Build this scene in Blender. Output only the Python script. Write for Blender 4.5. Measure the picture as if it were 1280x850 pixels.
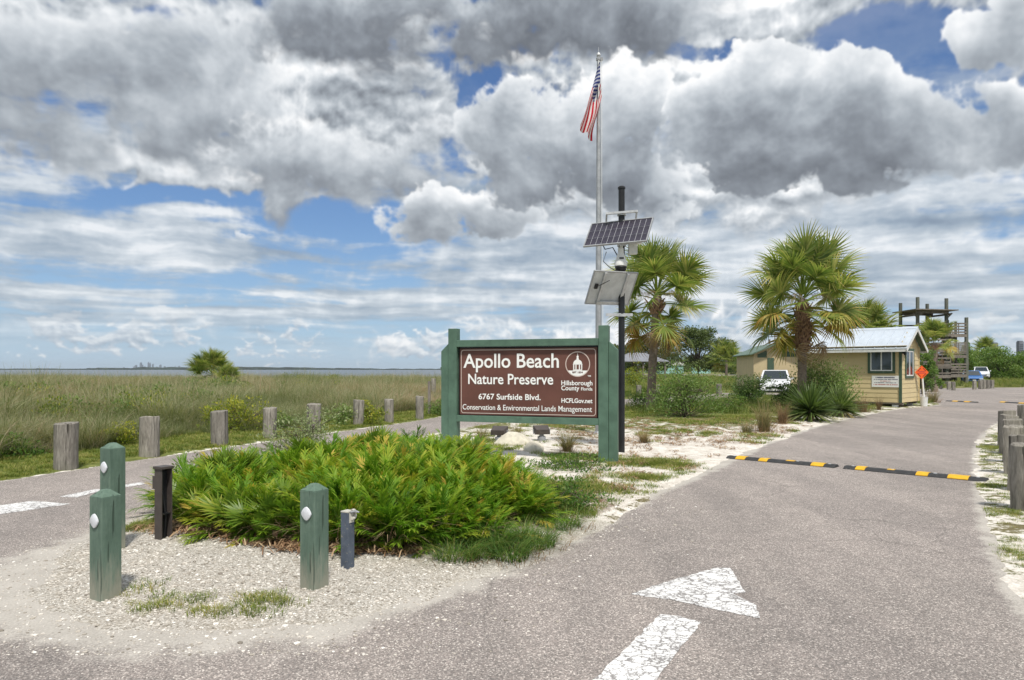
import bpy, bmesh, math, random
import numpy as np
from mathutils import Vector, Matrix, Euler

for _o in list(bpy.data.objects):
    bpy.data.objects.remove(_o)
scene = bpy.context.scene
COL = scene.collection
PI = math.pi
R = math.radians

# ---------------------------------------------------------------- camera
CAM_H = 1.6
FPX = 870.0          # focal length in photo pixels (photo 1280 wide)
HORIZON = 462.0
cam_data = bpy.data.cameras.new("camera")
cam_data.sensor_width = 36.0
cam_data.lens = FPX / 1280.0 * 36.0
cam_data.shift_y = (HORIZON - 425.0) / 1280.0
cam_data.clip_start = 0.05
cam_data.clip_end = 60000
cam = bpy.data.objects.new("camera", cam_data)
COL.objects.link(cam)
cam.location = (0, 0, CAM_H)
cam.rotation_euler = (PI / 2, 0, 0)
scene.camera = cam

# ---------------------------------------------------------------- exposure
scene.view_settings.view_transform = 'Standard'
scene.view_settings.look = 'None'
scene.view_settings.gamma = 1.0
scene.view_settings.exposure = 0.42
scene.view_settings.use_curve_mapping = False
scene.cycles.max_bounces = 6
scene.cycles.transparent_max_bounces = 8

# ---------------------------------------------------------------- node maths helper
class NT:
    """small expression builder for shader nodes"""
    def __init__(self, tree):
        self.t = tree
    def node(self, kind, **props):
        n = self.t.nodes.new(kind)
        for k, v in props.items():
            setattr(n, k, v)
        return n
    def link(self, a, sock):
        if isinstance(a, S):
            self.t.links.new(a.s, sock)
        elif isinstance(a, (tuple, list)):
            if len(sock.default_value) == 4 and len(a) == 3:
                a = (*a, 1.0)
            sock.default_value = a
        else:
            sock.default_value = a
    def math(self, op, a, b=None, c=None, clamp=False):
        n = self.node('ShaderNodeMath', operation=op, use_clamp=clamp)
        for i, v in enumerate((a, b, c)):
            if v is not None:
                self.link(v, n.inputs[i])
        return S(self, n.outputs[0])
    def vmath(self, op, a, b=None, scale=None):
        n = self.node('ShaderNodeVectorMath', operation=op)
        self.link(a, n.inputs[0])
        if b is not None:
            self.link(b, n.inputs[1])
        if scale is not None:
            self.link(scale, n.inputs['Scale'])
        out = 1 if op in ('LENGTH', 'DISTANCE', 'DOT_PRODUCT') else 0
        return S(self, n.outputs[out])
    def noise(self, vec, scale, detail=4, rough=0.5, dist=0.0, out=0, lac=2.0):
        n = self.node('ShaderNodeTexNoise')
        if vec is not None:
            self.link(vec, n.inputs['Vector'])
        n.inputs['Scale'].default_value = scale
        n.inputs['Detail'].default_value = detail
        n.inputs['Roughness'].default_value = rough
        n.inputs['Lacunarity'].default_value = lac
        n.inputs['Distortion'].default_value = dist
        return S(self, n.outputs[out])
    def voro(self, vec, scale, out=0, feature='F1', rand=1.0):
        n = self.node('ShaderNodeTexVoronoi', feature=feature)
        if vec is not None:
            self.link(vec, n.inputs['Vector'])
        n.inputs['Scale'].default_value = scale
        n.inputs['Randomness'].default_value = rand
        return S(self, n.outputs[out])
    def wave(self, vec, scale, dist=2.0, detail=2, dscale=1.0, direction='X'):
        n = self.node('ShaderNodeTexWave', bands_direction=direction)
        if vec is not None:
            self.link(vec, n.inputs['Vector'])
        n.inputs['Scale'].default_value = scale
        n.inputs['Distortion'].default_value = dist
        n.inputs['Detail'].default_value = detail
        n.inputs['Detail Scale'].default_value = dscale
        return S(self, n.outputs[1])
    def step(self, v, lo, hi, a=0.0, b=1.0, smooth=True):
        n = self.node('ShaderNodeMapRange', interpolation_type='SMOOTHSTEP' if smooth else 'LINEAR')
        self.link(v, n.inputs[0])
        for i, x in zip((1, 2, 3, 4), (lo, hi, a, b)):
            self.link(x, n.inputs[i])
        return S(self, n.outputs[0])
    def mix(self, f, a, b, blend='MIX'):
        n = self.node('ShaderNodeMix', data_type='RGBA', blend_type=blend)
        n.clamp_factor = True
        self.link(f, n.inputs[0])
        self.link(a, n.inputs[6]); self.link(b, n.inputs[7])
        return S(self, n.outputs[2])
    def ramp(self, f, stops):
        n = self.node('ShaderNodeValToRGB')
        cr = n.color_ramp
        while len(cr.elements) < len(stops):
            cr.elements.new(0.5)
        for e, (p, c) in zip(cr.elements, stops):
            e.position = p
            e.color = (*c, 1.0)
        self.link(f, n.inputs[0])
        return S(self, n.outputs[0])
    def sep(self, v):
        n = self.node('ShaderNodeSeparateXYZ')
        self.link(v, n.inputs[0])
        return [S(self, n.outputs[i]) for i in range(3)]
    def comb(self, x, y, z):
        n = self.node('ShaderNodeCombineXYZ')
        for i, v in enumerate((x, y, z)):
            self.link(v, n.inputs[i])
        return S(self, n.outputs[0])

class S:
    def __init__(self, nt, s):
        self.nt, self.s = nt, s
    def __add__(self, o): return self.nt.math('ADD', self, o)
    __radd__ = __add__
    def __sub__(self, o): return self.nt.math('SUBTRACT', self, o)
    def __rsub__(self, o): return self.nt.math('SUBTRACT', o, self)
    def __mul__(self, o): return self.nt.math('MULTIPLY', self, o)
    __rmul__ = __mul__
    def __truediv__(self, o): return self.nt.math('DIVIDE', self, o)
    def max(self, o): return self.nt.math('MAXIMUM', self, o)
    def min(self, o): return self.nt.math('MINIMUM', self, o)
    def clamp(self): return self.nt.math('ADD', self, 0.0, clamp=True)

# ---------------------------------------------------------------- sky and sun
SUN_EL, SUN_AZ = R(60), R(166)      # azimuth clockwise from +Y (view direction): sun high, right of and behind the camera
SUN_DIR = Vector((math.sin(SUN_AZ) * math.cos(SUN_EL), math.cos(SUN_AZ) * math.cos(SUN_EL), math.sin(SUN_EL)))
sun_data = bpy.data.lights.new("sun", 'SUN')
sun_data.energy = 3.0
sun_data.angle = R(5.0)
sun_data.color = (1.0, 0.95, 0.87)
sun = bpy.data.objects.new("sun", sun_data)
COL.objects.link(sun)
sun.location = (0, 0, 30)
sun.rotation_euler = SUN_DIR.to_track_quat('Z', 'Y').to_euler()

# ---- cloud field: gradient noise in (azimuth, elevation), periodic in azimuth
_rs = np.random.RandomState(11)
_GA = _rs.rand(512, 512).astype(np.float32) * 2 * np.pi
_GX, _GY = np.cos(_GA), np.sin(_GA)
def perlin(u, v, period):
    """u wraps with an integer period, v is free"""
    iu = np.floor(u); iv = np.floor(v)
    fu = (u - iu).astype(np.float32); fv = (v - iv).astype(np.float32)
    iu = iu.astype(np.int32) % period; iv = iv.astype(np.int32)
    iu1 = (iu + 1) % period
    def g(a, b, x, y):
        k = (a * 7 + 3) & 511; l = (b * 13 + a // 512 + 101) & 511
        return _GX[k, l] * x + _GY[k, l] * y
    wu = fu * fu * fu * (fu * (fu * 6 - 15) + 10); wv = fv * fv * fv * (fv * (fv * 6 - 15) + 10)
    a = g(iu, iv, fu, fv); b = g(iu1, iv, fu - 1, fv)
    c = g(iu, iv + 1, fu, fv - 1); e = g(iu1, iv + 1, fu - 1, fv - 1)
    return (a + (b - a) * wu) * (1 - wv) + (c + (e - c) * wu) * wv
def fbm(A, V, n, octs, rough=0.5, billow=False, off=0):
    """A azimuth in turns (0..1), V any; n cells round the horizon"""
    s = 0; amp = 1.0; tot = 0
    for o in range(octs):
        p = perlin(A * n, V * n + 17.3 * o + off, n)
        s = s + amp * ((np.abs(p) * 2.2 - 0.5) if billow else p * 1.4)
        tot += amp
        amp *= rough; n *= 2
    return s / tot * 1.3
def sstep(x, a, b):
    t = np.clip((x - a) / (b - a), 0, 1)
    return t * t * (3 - 2 * t)
def cloud_sky(az, el):
    """linear radiance of the clouds and their cover; az, el in radians on a regular grid (rows go up)"""
    A = (az / (2 * np.pi) + 0.5).astype(np.float32); V = (el / (2 * np.pi)).astype(np.float32)
    w1 = fbm(A, V, 20, 3, off=3); w2 = fbm(A, V, 20, 3, off=57)
    w3 = fbm(A, V, 90, 4, 0.6, off=13); w4 = fbm(A, V, 90, 4, 0.6, off=77)
    ca = np.cos(az); front = ca > 0.15
    X = np.where(front, 640 + FPX * np.tan(np.where(front, az, 0)), -9999)
    Y = np.where(front, HORIZON - FPX * np.tan(np.clip(el, 0, 1.2)) / np.where(front, ca, 1), -9999)
    inview = sstep(ca, 0.62, 0.72) * (1 - sstep(el, 0.56, 0.66))   # where the photograph shows the sky
    X = X + w1 * 42 + w3 * 22; Y = Y + w2 * 28 + w4 * 17
    def blobs(lst, p=2.0):
        s = 0
        for (px, py, rx, ry, a) in lst:
            r = ((X - px) / rx) ** 2 + ((Y - py) / ry) ** 2
            s = s + a * np.exp(-1.2 * r ** (p * 0.5 + 0.4))
        return s
    def ramp(t, stops):
        xs = [p for p, _ in stops]
        return np.stack([np.interp(t, xs, [c[i] for _, c in stops]) for i in range(3)], -1).astype(np.float32)
    def over(c1, a1, c0, a0):
        ao = a1 + a0 * (1 - a1)
        return (c1 * a1[..., None] + c0 * (a0 * (1 - a1))[..., None]) / np.maximum(ao, 1e-4)[..., None], ao
    de = float(abs(el[1, 0] - el[0, 0])); da = float(abs(az[0, 1] - az[0, 0]))
    def shift(f, e, a):
        ry = int(round(e / de)); rx = int(round(a / da))
        g = np.roll(f, (-ry, -rx), (0, 1))
        if ry:
            g[-ry:] = f[-1:]
        return g
    A1 = A + w1 * 0.004; V1 = V + w2 * 0.004
    big = fbm(A1, V1 * 1.45, 13, 4, 0.5, off=9)
    bil = fbm(A1, V1 * 1.15, 44, 5, 0.55, billow=True, off=21)
    fine = fbm(A1, V1 * 1.2, 130, 4, 0.6, off=41)
    bil2 = fbm(A1, V1 * 1.1, 120, 4, 0.6, billow=True, off=27)
    soft = fbm(A1, V1 * 2.3, 26, 5, 0.55, off=63)
    CR = [(0, (.165, .182, .21)), (.2, (.255, .283, .32)), (.42, (.40, .44, .485)), (.68, (.62, .66, .70)), (.88, (.83, .855, .88)), (1, (.97, .975, .98))]
    def heap(D, k, bias, soft_edge=0.12, rim=0.3):
        alpha = sstep(D, -0.04, soft_edge * 1.7)
        dens = np.clip(D, 0, 0.7)
        acc = 0
        for i, w in ((1, .8), (2, .9), (3.5, 1.), (5.5, 1.2), (8.5, 1.4), (13, 1.5), (19, 1.4)):
            acc = acc + w * shift(dens, i * 0.0064, i * 0.0022)
        lit = np.exp(-k * acc)
        L = (0.70 - rim * 0.3) * lit + rim * np.exp(-4.0 * dens) * (0.25 + 0.75 * lit) + 0.16 * fine - 0.30 * bil - 0.11 * bil2 + 0.14 * soft + bias - 0.075
        return np.clip(L, 0, 1), alpha
    # small puffs low over the horizon
    pf = -fbm(A + 0.15 * V + 0.001 * w3, V * 1.9 + 0.0015 * w4, 170, 5, 0.55, billow=True, off=71) * 0.9 + 0.9 * fbm(A, V * 2.2, 46, 3, off=15)
    pd = pf - 0.22 - 0.8 * sstep(el, 0.05, 0.10) - 0.4 * (1 - sstep(el, 0.004, 0.02)) + blobs(PUFFS)
    pa = sstep(pd, 0.0, 0.25) * 0.75
    pl = np.clip(0.5 + 1.2 * (pd - shift(pd, 0.006, 0.002)), 0, 1)
    # thin haze over the horizon, behind every cloud
    hz = np.clip(0.97 * np.exp(-(el / 0.16) ** 1.3), 0, 1)
    hcol = ramp(el, [(0, (.47, .60, .72)), (.06, (.38, .54, .70)), (.2, (.24, .40, .60))])
    rgb, a = over(ramp(pl, [(0, (.36, .43, .51)), (.5, (.58, .63, .69)), (1, (.93, .94, .94))]), pa, hcol, hz)
    # layered cloud seen edge-on towards the horizon
    h = np.tan(np.clip(el, 0.004, 1.4))
    lg = np.log(h + 0.02)
    st = fbm(A + 0.010 * w1 + 0.02 * lg, (lg + 0.07 * w2 + 0.15 * A) * 0.13, 22, 6, 0.58, off=5) + 0.6 * fbm(A - 0.02 * lg + 0.010 * w2, (lg + 0.06 * w1 + 0.03 * w4 - 0.2 * A) * 0.30, 26, 6, 0.6, off=31) - 0.22 * bil2
    stl = fbm(A + 0.015 * lg + 0.010 * w2, (lg + 0.07 * w1 + 0.03 * w3 + 0.1 * A) * 0.18, 28, 6, 0.6, off=91) - 0.2 * bil2
    sc = st + blobs(STREAK) + 0.16
    sa = sstep(sc, -0.30, 0.36) * 0.92 * sstep(el, 0.004, 0.09) * (1 - 0.85 * sstep(el, 0.27, 0.40))
    sl = np.clip(0.50 + 0.75 * stl + 0.25 * sc + blobs(STREAK_LIGHT), 0, 1)
    scol = ramp(sl, [(0, (.25, .31, .39)), (.3, (.35, .42, .50)), (.6, (.50, .56, .62)), (.85, (.70, .745, .785)), (1, (.86, .88, .90))])
    rgb, a = over(scol, sa, rgb, a)
    # high grey-white sheet behind the heaps
    sh = 0.8 * soft + 0.35 * big + 0.10 * fine - 0.30 * bil2 + sstep(el, 0.17, 0.27) * 0.62 - 0.30 + blobs(SHEET) * inview
    sha = sstep(sh, -0.05, 0.32)
    shl = np.clip(0.57 + 0.5 * soft - 0.26 * bil - 0.10 * bil2 + 0.10 * fine + 0.8 * (sh - shift(sh, 0.012, 0.004)) + blobs(SHEET_LIGHT), 0, 1)
    rgb, a = over(ramp(shl, CR), sha, rgb, a)
    # heaps: anywhere in the sky ...
    gen = 0.62 * big - 0.7 * bil + 0.12 * fine + sstep(el, 0.16, 0.34) * 0.42 - 0.46
    L, al = heap(gen, 0.5, 0.15)
    rgb, a = over(ramp(L, CR), al * (1 - inview), rgb, a)
    # ... and those the photograph shows, far to near
    for (k, bias, edge, nz, rim, lst, light) in HEAPS:
        M = 0
        for (px, py, rx, ry) in lst:
            r = ((X - px) / rx) ** 2 + ((Y - py) / ry) ** 2
            M = np.maximum(M, 1.25 - r) if not np.isscalar(M) else np.maximum(1.25 - r, 0)
        D = np.minimum(M, 1.0) * 0.9 - 0.45 + nz * (-0.85 * bil - 0.42 * bil2 + 0.36 * big + 0.15 * fine + 0.25 * soft)
        D = np.where(M > 0, D, -1)
        L, al = heap(D, k, bias, edge, rim)
        L = np.clip(L + blobs(light), 0, 1)
        rgb, a = over(ramp(L, CR), al * inview, rgb, a)
    return rgb.astype(np.float32), a.astype(np.float32)
STREAK = [(1080, 320, 360, 100, .55), (700, 330, 200, 50, .25), (90, 320, 180, 50, .18), (190, 258, 280, 26, -.6), (430, 280, 120, 38, -.7), (120, 300, 60, 14, .5), (230, 270, 80, 12, .6), (330, 345, 120, 18, -.3), (560, 330, 90, 12, -.3), (300, 430, 380, 25, -.10), (620, 360, 200, 50, .10)]
STREAK_LIGHT = [(860, 292, 90, 18, .12), (200, 390, 110, 12, .2), (90, 290, 130, 20, .15), (1200, 255, 160, 30, .1), (1190, 290, 120, 8, -.3)]
PUFFS = [(75, 408, 40, 12, .6), (280, 301, 32, 13, .9), (285, 332, 40, 10, .7), (190, 392, 55, 9, .6), (945, 432, 35, 16, .8), (420, 445, 120, 10, .25), (180, 428, 140, 10, .3)]
SHEET = [(430, 120, 180, 50, .7), (800, 270, 300, 40, .25), (1150, 100, 60, 40, -.4), (1130, 40, 120, 44, -1.3), (672, 52, 32, 18, -1.), (606, 106, 24, 17, -1.), (515, 206, 60, 17, -1.1), (600, 228, 40, 12, -.6), (880, 70, 60, 10, -.6),
         (190, 262, 250, 22, -.75), (440, 275, 100, 32, -1.), (190, 22, 26, 14, -.8), (960, 25, 130, 26, .4), (80, 215, 150, 26, .3), (300, 215, 30, 8, -.5), (140, 215, 12, 14, -.5), (400, 225, 20, 8, -.4)]
SHEET_LIGHT = [(930, 30, 150, 30, .1), (300, 80, 120, 50, .12), (100, 200, 150, 40, .1)]
HEAPS = [  # density, brightness, edge softness, roughness of the outline, rim light, lobes (photo px), lighter/darker places
    (.30, .16, .30, .9, .2, [(90, 90, 300, 95), (250, 170, 160, 62), (60, 175, 130, 45)], [(60, 60, 200, 50, -.10), (200, 40, 90, 25, -.1), (180, 130, 150, 30, .12)]),
    (.38, .16, .42, 1.0, .2, [(450, 195, 210, 60), (345, 215, 80, 45), (360, 258, 40, 50), (560, 170, 100, 40)], [(450, 222, 170, 20, -.1), (420, 160, 150, 30, .12)]),
    (.40, .10, .16, 1.0, .25, [(560, 262, 85, 42), (620, 278, 70, 25), (545, 240, 40, 24)], [(560, 232, 50, 14, .28), (625, 252, 24, 9, .3)]),
    (.50, .02, .35, 1.0, .12, [(600, 15, 300, 95), (760, 40, 120, 60), (400, 30, 130, 60)], [(600, 60, 300, 40, -.06)]),
    (.40, .10, .15, 1.0, .27, [(700, 190, 135, 92), (640, 150, 80, 55), (790, 130, 55, 52), (780, 220, 75, 65)], [(780, 110, 60, 40, .35), (715, 165, 75, 45, .22), (750, 255, 120, 26, -.16), (650, 95, 40, 20, .2)]),
    (.38, .09, .13, 1.0, .28, [(960, 150, 135, 82), (1110, 160, 150, 82), (1250, 160, 90, 62), (880, 150, 58, 60), (1080, 95, 60, 40), (970, 85, 60, 30)], [(1000, 90, 220, 28, .2), (860, 165, 30, 40, .22), (1000, 222, 190, 26, -.18), (1260, 105, 36, 24, .3)]),
    (.34, .16, .13, .9, .28, [(1240, 50, 62, 52), (1290, 20, 60, 60)], [(1200, 45, 30, 22, .2)]),
]

def sky_image(name, az0, az1, el1, w, h):
    az = np.linspace(az0, az1, w, dtype=np.float32)
    el = np.linspace(0.0, el1, h, dtype=np.float32)
    AZ, EL = np.meshgrid(az, el)
    rgb, a = cloud_sky(AZ, EL)
    buf = np.concatenate([rgb * 7.9, a[..., None]], -1).astype(np.float32)
    im = bpy.data.images.new(name, w, h, alpha=True, float_buffer=True)
    im.colorspace_settings.name = 'Non-Color'
    im.alpha_mode = 'CHANNEL_PACKED'
    im.pixels.foreach_set(buf.ravel())
    im.update()
    im.pack()
    return im

def build_world():
    w = bpy.data.worlds.new("World")
    scene.world = w
    w.use_nodes = True
    w.cycles.sampling_method = 'MANUAL'
    w.cycles.sample_map_resolution = 512
    t = w.node_tree
    t.nodes.clear()
    nt = NT(t)
    out = nt.node('ShaderNodeOutputWorld')
    bg = nt.node('ShaderNodeBackground')
    bg.inputs['Strength'].default_value = 0.1
    t.links.new(bg.outputs[0], out.inputs[0])
    sky = nt.node('ShaderNodeTexSky', sky_type='NISHITA')
    sky.sun_disc = False
    sky.sun_elevation = SUN_EL
    sky.sun_rotation = SUN_AZ
    sky.air_density = 1.0
    sky.dust_density = 0.1
    sky.ozone_density = 2.5
    tc = nt.node('ShaderNodeTexCoord')
    d = nt.vmath('NORMALIZE', S(nt, tc.outputs['Generated']))
    x, y, z = nt.sep(d)
    az = nt.math('ARCTAN2', x, y)
    el = nt.math('ARCSINE', z.max(0.0))
    # clouds: a wide all-round field and the same field again, finer, over the part of the sky the lens takes in
    wide = nt.node('ShaderNodeTexImage', interpolation='Linear', extension='EXTEND')
    wide.image = sky_image('cloud_field', -PI, PI, PI / 2, 900, 225)
    t.links.new(nt.comb(az * (0.5 / PI) + 0.5, el * (2 / PI), 0.0).s, wide.inputs[0])
    fine = nt.node('ShaderNodeTexImage', interpolation='Cubic', extension='EXTEND')
    AZM, ELM = R(50), R(46)
    fine.image = sky_image('cloud_field_fine', -AZM, AZM, ELM, 1500, 690)
    t.links.new(nt.comb(az * (0.5 / AZM) + 0.5, el * (1 / ELM), 0.0).s, fine.inputs[0])
    near = nt.step(nt.math('ABSOLUTE', az), R(46), R(49.5), 1.0, 0.0) * nt.step(el, R(42), R(45.5), 1.0, 0.0)
    ccol = nt.mix(near, S(nt, wide.outputs[0]), S(nt, fine.outputs[0]))
    calpha = S(nt, wide.outputs[1]) * (1.0 - near) + S(nt, fine.outputs[1]) * near
    c = nt.mix(calpha, nt.mix(1.0, S(nt, sky.outputs[0]), (0.52, 0.63, 0.80), 'MULTIPLY'), ccol)
    c = nt.mix(nt.step(z, -0.02, 0.0, 1.0, 0.0), c, (3.6, 4.2, 4.8))
    t.links.new(c.s, bg.inputs['Color'])
build_world()

# ================================================================ helpers
def G(px, py):
    """ground point (x, y) that the photograph shows at a pixel below the horizon"""
    d = FPX * CAM_H / (py - HORIZON)
    return ((px - 640.0) / FPX * d, d)

def tag(o, label=None, cat=None, group=None, kind=None):
    if label: o['label'] = label
    if cat: o['category'] = cat
    if group: o['group'] = group
    if kind: o['kind'] = kind
    return o

def thing(name, label, cat, loc=(0, 0, 0), rotz=0.0, group=None):
    o = bpy.data.objects.new(name, None)
    o.empty_display_size = 0.1
    COL.objects.link(o)
    o.location = loc
    o.rotation_euler = (0, 0, rotz)
    return tag(o, label, cat, group)

def link_mesh(name, me, mat, parent=None):
    if mat is not None and not me.materials:
        me.materials.append(mat)
    o = bpy.data.objects.new(name, me)
    COL.objects.link(o)
    if parent is not None:
        o.parent = parent
    return o

def np_mesh(name, verts, faces, tint=None, smooth=False):
    """verts (n,3), faces (m,k) arrays -> mesh"""
    me = bpy.data.meshes.new(name)
    verts = np.asarray(verts, dtype=np.float32)
    if isinstance(faces, np.ndarray):
        m, k = faces.shape
        me.vertices.add(len(verts)); me.vertices.foreach_set('co', verts.ravel())
        me.loops.add(m * k); me.loops.foreach_set('vertex_index', faces.ravel().astype(np.int32))
        me.polygons.add(m); me.polygons.foreach_set('loop_start', np.arange(0, m * k, k, dtype=np.int32))
        me.update(calc_edges=True)
    else:
        me.from_pydata([tuple(map(float, v)) for v in verts], [], faces)
    if tint is not None:
        at = me.attributes.new('tint', 'FLOAT', 'POINT')
        at.data.foreach_set('value', np.asarray(tint, dtype=np.float32))
    if smooth:
        me.polygons.foreach_set('use_smooth', np.ones(len(me.polygons), dtype=bool))
    return me

class MB:
    """collects shapes into one mesh"""
    def __init__(self):
        self.v, self.f = [], []
    def add(self, vs, fs):
        n = len(self.v)
        self.v += [tuple(p) for p in vs]
        self.f += [tuple(i + n for i in q) for q in fs]
        return self
    def box(self, c, s, rotz=0.0, mat=None):
        hx, hy, hz = s[0] / 2, s[1] / 2, s[2] / 2
        M = Matrix.Translation(c) @ (mat if mat is not None else Matrix.Rotation(rotz, 4, 'Z'))
        vs = [M @ Vector((x * hx, y * hy, z * hz)) for z in (-1, 1) for y in (-1, 1) for x in (-1, 1)]
        return self.add(vs, [(0, 2, 3, 1), (4, 5, 7, 6), (0, 1, 5, 4), (2, 6, 7, 3), (0, 4, 6, 2), (1, 3, 7, 5)])
    def beam(self, a, b, w, h):
        """box bar from a to b, w across, h up"""
        a, b = Vector(a), Vector(b)
        d = b - a
        q = d.to_track_quat('X', 'Z').to_matrix().to_4x4()
        return self.box((a + b) / 2, (d.length, w, h), mat=q)
    def prism(self, poly, axis, a, b):
        """poly: 2-D outline, extruded along axis (0,1,2) from a to b"""
        n = len(poly)
        def P(p, t):
            return {0: (t, p[0], p[1]), 1: (p[0], t, p[1]), 2: (p[0], p[1], t)}[axis]
        vs = [P(p, a) for p in poly] + [P(p, b) for p in poly]
        fs = [tuple(range(n - 1, -1, -1)), tuple(range(n, 2 * n))] + [(i, (i + 1) % n, n + (i + 1) % n, n + i) for i in range(n)]
        return self.add(vs, fs)
    def tube(self, pts, r, n=8, cap=True):
        pts = [Vector(p) for p in pts]
        rs = r if isinstance(r, (list, tuple)) else [r] * len(pts)
        rings = []
        ref = Vector((0, 0, 1))
        for i, p in enumerate(pts):
            d = (pts[min(i + 1, len(pts) - 1)] - pts[max(i - 1, 0)]).normalized()
            u = d.cross(ref)
            if u.length < 1e-3:
                u = d.cross(Vector((1, 0, 0)))
            u.normalize(); w = u.cross(d)
            rings.append([p + (u * math.cos(2 * PI * k / n) + w * math.sin(2 * PI * k / n)) * rs[i] for k in range(n)])
        vs = [q for ring in rings for q in ring]
        fs = []
        for i in range(len(pts) - 1):
            for k in range(n):
                k2 = (k + 1) % n
                fs.append((i * n + k, i * n + k2, (i + 1) * n + k2, (i + 1) * n + k))
        if cap:
            fs.append(tuple(range(n - 1, -1, -1))); fs.append(tuple((len(pts) - 1) * n + k for k in range(n)))
        return self.add(vs, fs)
    def lathe(self, prof, n=16, c=(0, 0, 0)):
        vs = [(c[0] + r * math.cos(2 * PI * k / n), c[1] + r * math.sin(2 * PI * k / n), c[2] + z) for (r, z) in prof for k in range(n)]
        fs = []
        for i in range(len(prof) - 1):
            for k in range(n):
                k2 = (k + 1) % n
                fs.append((i * n + k, i * n + k2, (i + 1) * n + k2, (i + 1) * n + k))
        fs.append(tuple(range(n - 1, -1, -1))); fs.append(tuple((len(prof) - 1) * n + k for k in range(n)))
        return self.add(vs, fs)
    def mesh(self, name, smooth=False, bevel=0.0, segs=2):
        me = bpy.data.meshes.new(name)
        me.from_pydata(self.v, [], self.f)
        bm = bmesh.new(); bm.from_mesh(me)
        bmesh.ops.recalc_face_normals(bm, faces=bm.faces)
        if bevel:
            es = [e for e in bm.edges if len(e.link_faces) == 2 and e.calc_face_angle() > 0.5]
            bmesh.ops.bevel(bm, geom=es, offset=bevel, segments=segs, profile=0.6, affect='EDGES', clamp_overlap=True)
        if smooth:
            for f in bm.faces: f.smooth = True
            for e in bm.edges:
                if len(e.link_faces) == 2 and e.calc_face_angle() > R(38): e.smooth = False
        bm.to_mesh(me); bm.free()
        return me
    def build(self, name, mat, parent=None, smooth=False, bevel=0.0, segs=2):
        return link_mesh(name, self.mesh(name, smooth, bevel, segs), mat, parent)

def copy_tree(o, parent=None):
    c = o.copy(); COL.objects.link(c)
    if parent is not None: c.parent = parent
    for ch in o.children: copy_tree(ch, c)
    return c

def piece(name, me, mat, parent, loc=(0, 0, 0), rot=(0, 0, 0), scale=None):
    o = link_mesh(name, me, mat, parent)
    o.location = loc; o.rotation_euler = rot
    if scale is not None: o.scale = scale
    return o

# ================================================================ materials
def new_mat(name):
    m = bpy.data.materials.new(name)
    m.use_nodes = True
    t = m.node_tree
    t.nodes.clear()
    nt = NT(t)
    out = nt.node('ShaderNodeOutputMaterial')
    b = nt.node('ShaderNodeBsdfPrincipled')
    t.links.new(b.outputs[0], out.inputs[0])
    return m, nt, b, out

def coords(nt, kind='Object'):
    n = nt.node('ShaderNodeTexCoord')
    return S(nt, n.outputs[kind])
def world_pos(nt):
    n = nt.node('ShaderNodeNewGeometry')
    return S(nt, n.outputs['Position'])
def obj_random(nt):
    n = nt.node('ShaderNodeObjectInfo')
    return S(nt, n.outputs['Random'])
def attr(nt, name):
    n = nt.node('ShaderNodeAttribute')
    n.attribute_name = name
    return S(nt, n.outputs['Fac'])
def bump(nt, b, h, strength=0.3, dist=0.01):
    n = nt.node('ShaderNodeBump')
    n.inputs['Strength'].default_value = strength
    n.inputs['Distance'].default_value = dist
    nt.link(h, n.inputs['Height'])
    nt.t.links.new(n.outputs[0], b.inputs['Normal'])

def paint_mat(name, col, rough=0.5, var=0.12, scale=6.0, metal=0.0, wear=None, bumpy=0.0, spec=0.4):
    """plain coat with slight mottling; wear = (colour, amount)"""
    m, nt, b, out = new_mat(name)
    p = coords(nt)
    n = nt.noise(p, scale, 5, 0.6)
    lo = tuple(c * (1 - var) for c in col); hi = tuple(min(1, c * (1 + var)) for c in col)
    c = nt.mix(nt.step(n, 0.3, 0.7), lo, hi)
    if wear:
        w = nt.step(nt.noise(p, scale * 2.3, 7, 0.68), 1 - wear[1], 1 - wear[1] + 0.06)
        c = nt.mix(w * 0.8, c, wear[0])
    nt.link(c, b.inputs['Base Color'])
    nt.link(nt.step(n, 0.2, 0.8, rough * 0.85, min(1, rough * 1.15)), b.inputs['Roughness'])
    b.inputs['Metallic'].default_value = metal
    b.inputs['Specular IOR Level'].default_value = spec
    if bumpy:
        bump(nt, b, nt.noise(p, scale * 9, 4, 0.6), bumpy, 0.004)
    return m

def wood_mat(name, dark, light, grain=(14, 14, 1.6), tint=None, rough=0.85, crack=0.5):
    """weathered timber, grain along local z"""
    m, nt, b, out = new_mat(name)
    p = coords(nt)
    rnd = obj_random(nt)
    q = nt.vmath('ADD', nt.vmath('MULTIPLY', p, grain), nt.comb(rnd * 37.0, rnd * 11.0, rnd * 5.0))
    g = nt.noise(q, 1.0, 7, 0.65, 0.8)
    g2 = nt.noise(q, 4.0, 5, 0.6, 0.3)
    c = nt.ramp(g * 0.65 + g2 * 0.35, [(0.3, dark), (0.52, tuple((a + e) / 2 for a, e in zip(dark, light))), (0.72, light)])
    cr = nt.step(nt.noise(nt.vmath('MULTIPLY', q, (1.4, 1.4, 0.45)), 1.3, 3, 0.5), 0.60, 0.68)
    c = nt.mix(cr * crack, c, tuple(d * 0.35 for d in dark))
    if tint:
        c = nt.mix(nt.step(nt.noise(p, 3.0, 4, 0.6), 0.5, 0.7) * 0.5, c, tint)
    c = nt.mix(1.0, c, nt.comb(rnd * 0.3 + 0.82, rnd * 0.3 + 0.82, rnd * 0.28 + 0.83), 'MULTIPLY')
    nt.link(c, b.inputs['Base Color'])
    b.inputs['Roughness'].default_value = rough
    b.inputs['Specular IOR Level'].default_value = 0.2
    bump(nt, b, g * 0.7 + g2 * 0.3 - cr * 0.6, 0.7, 0.012)
    return m

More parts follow.
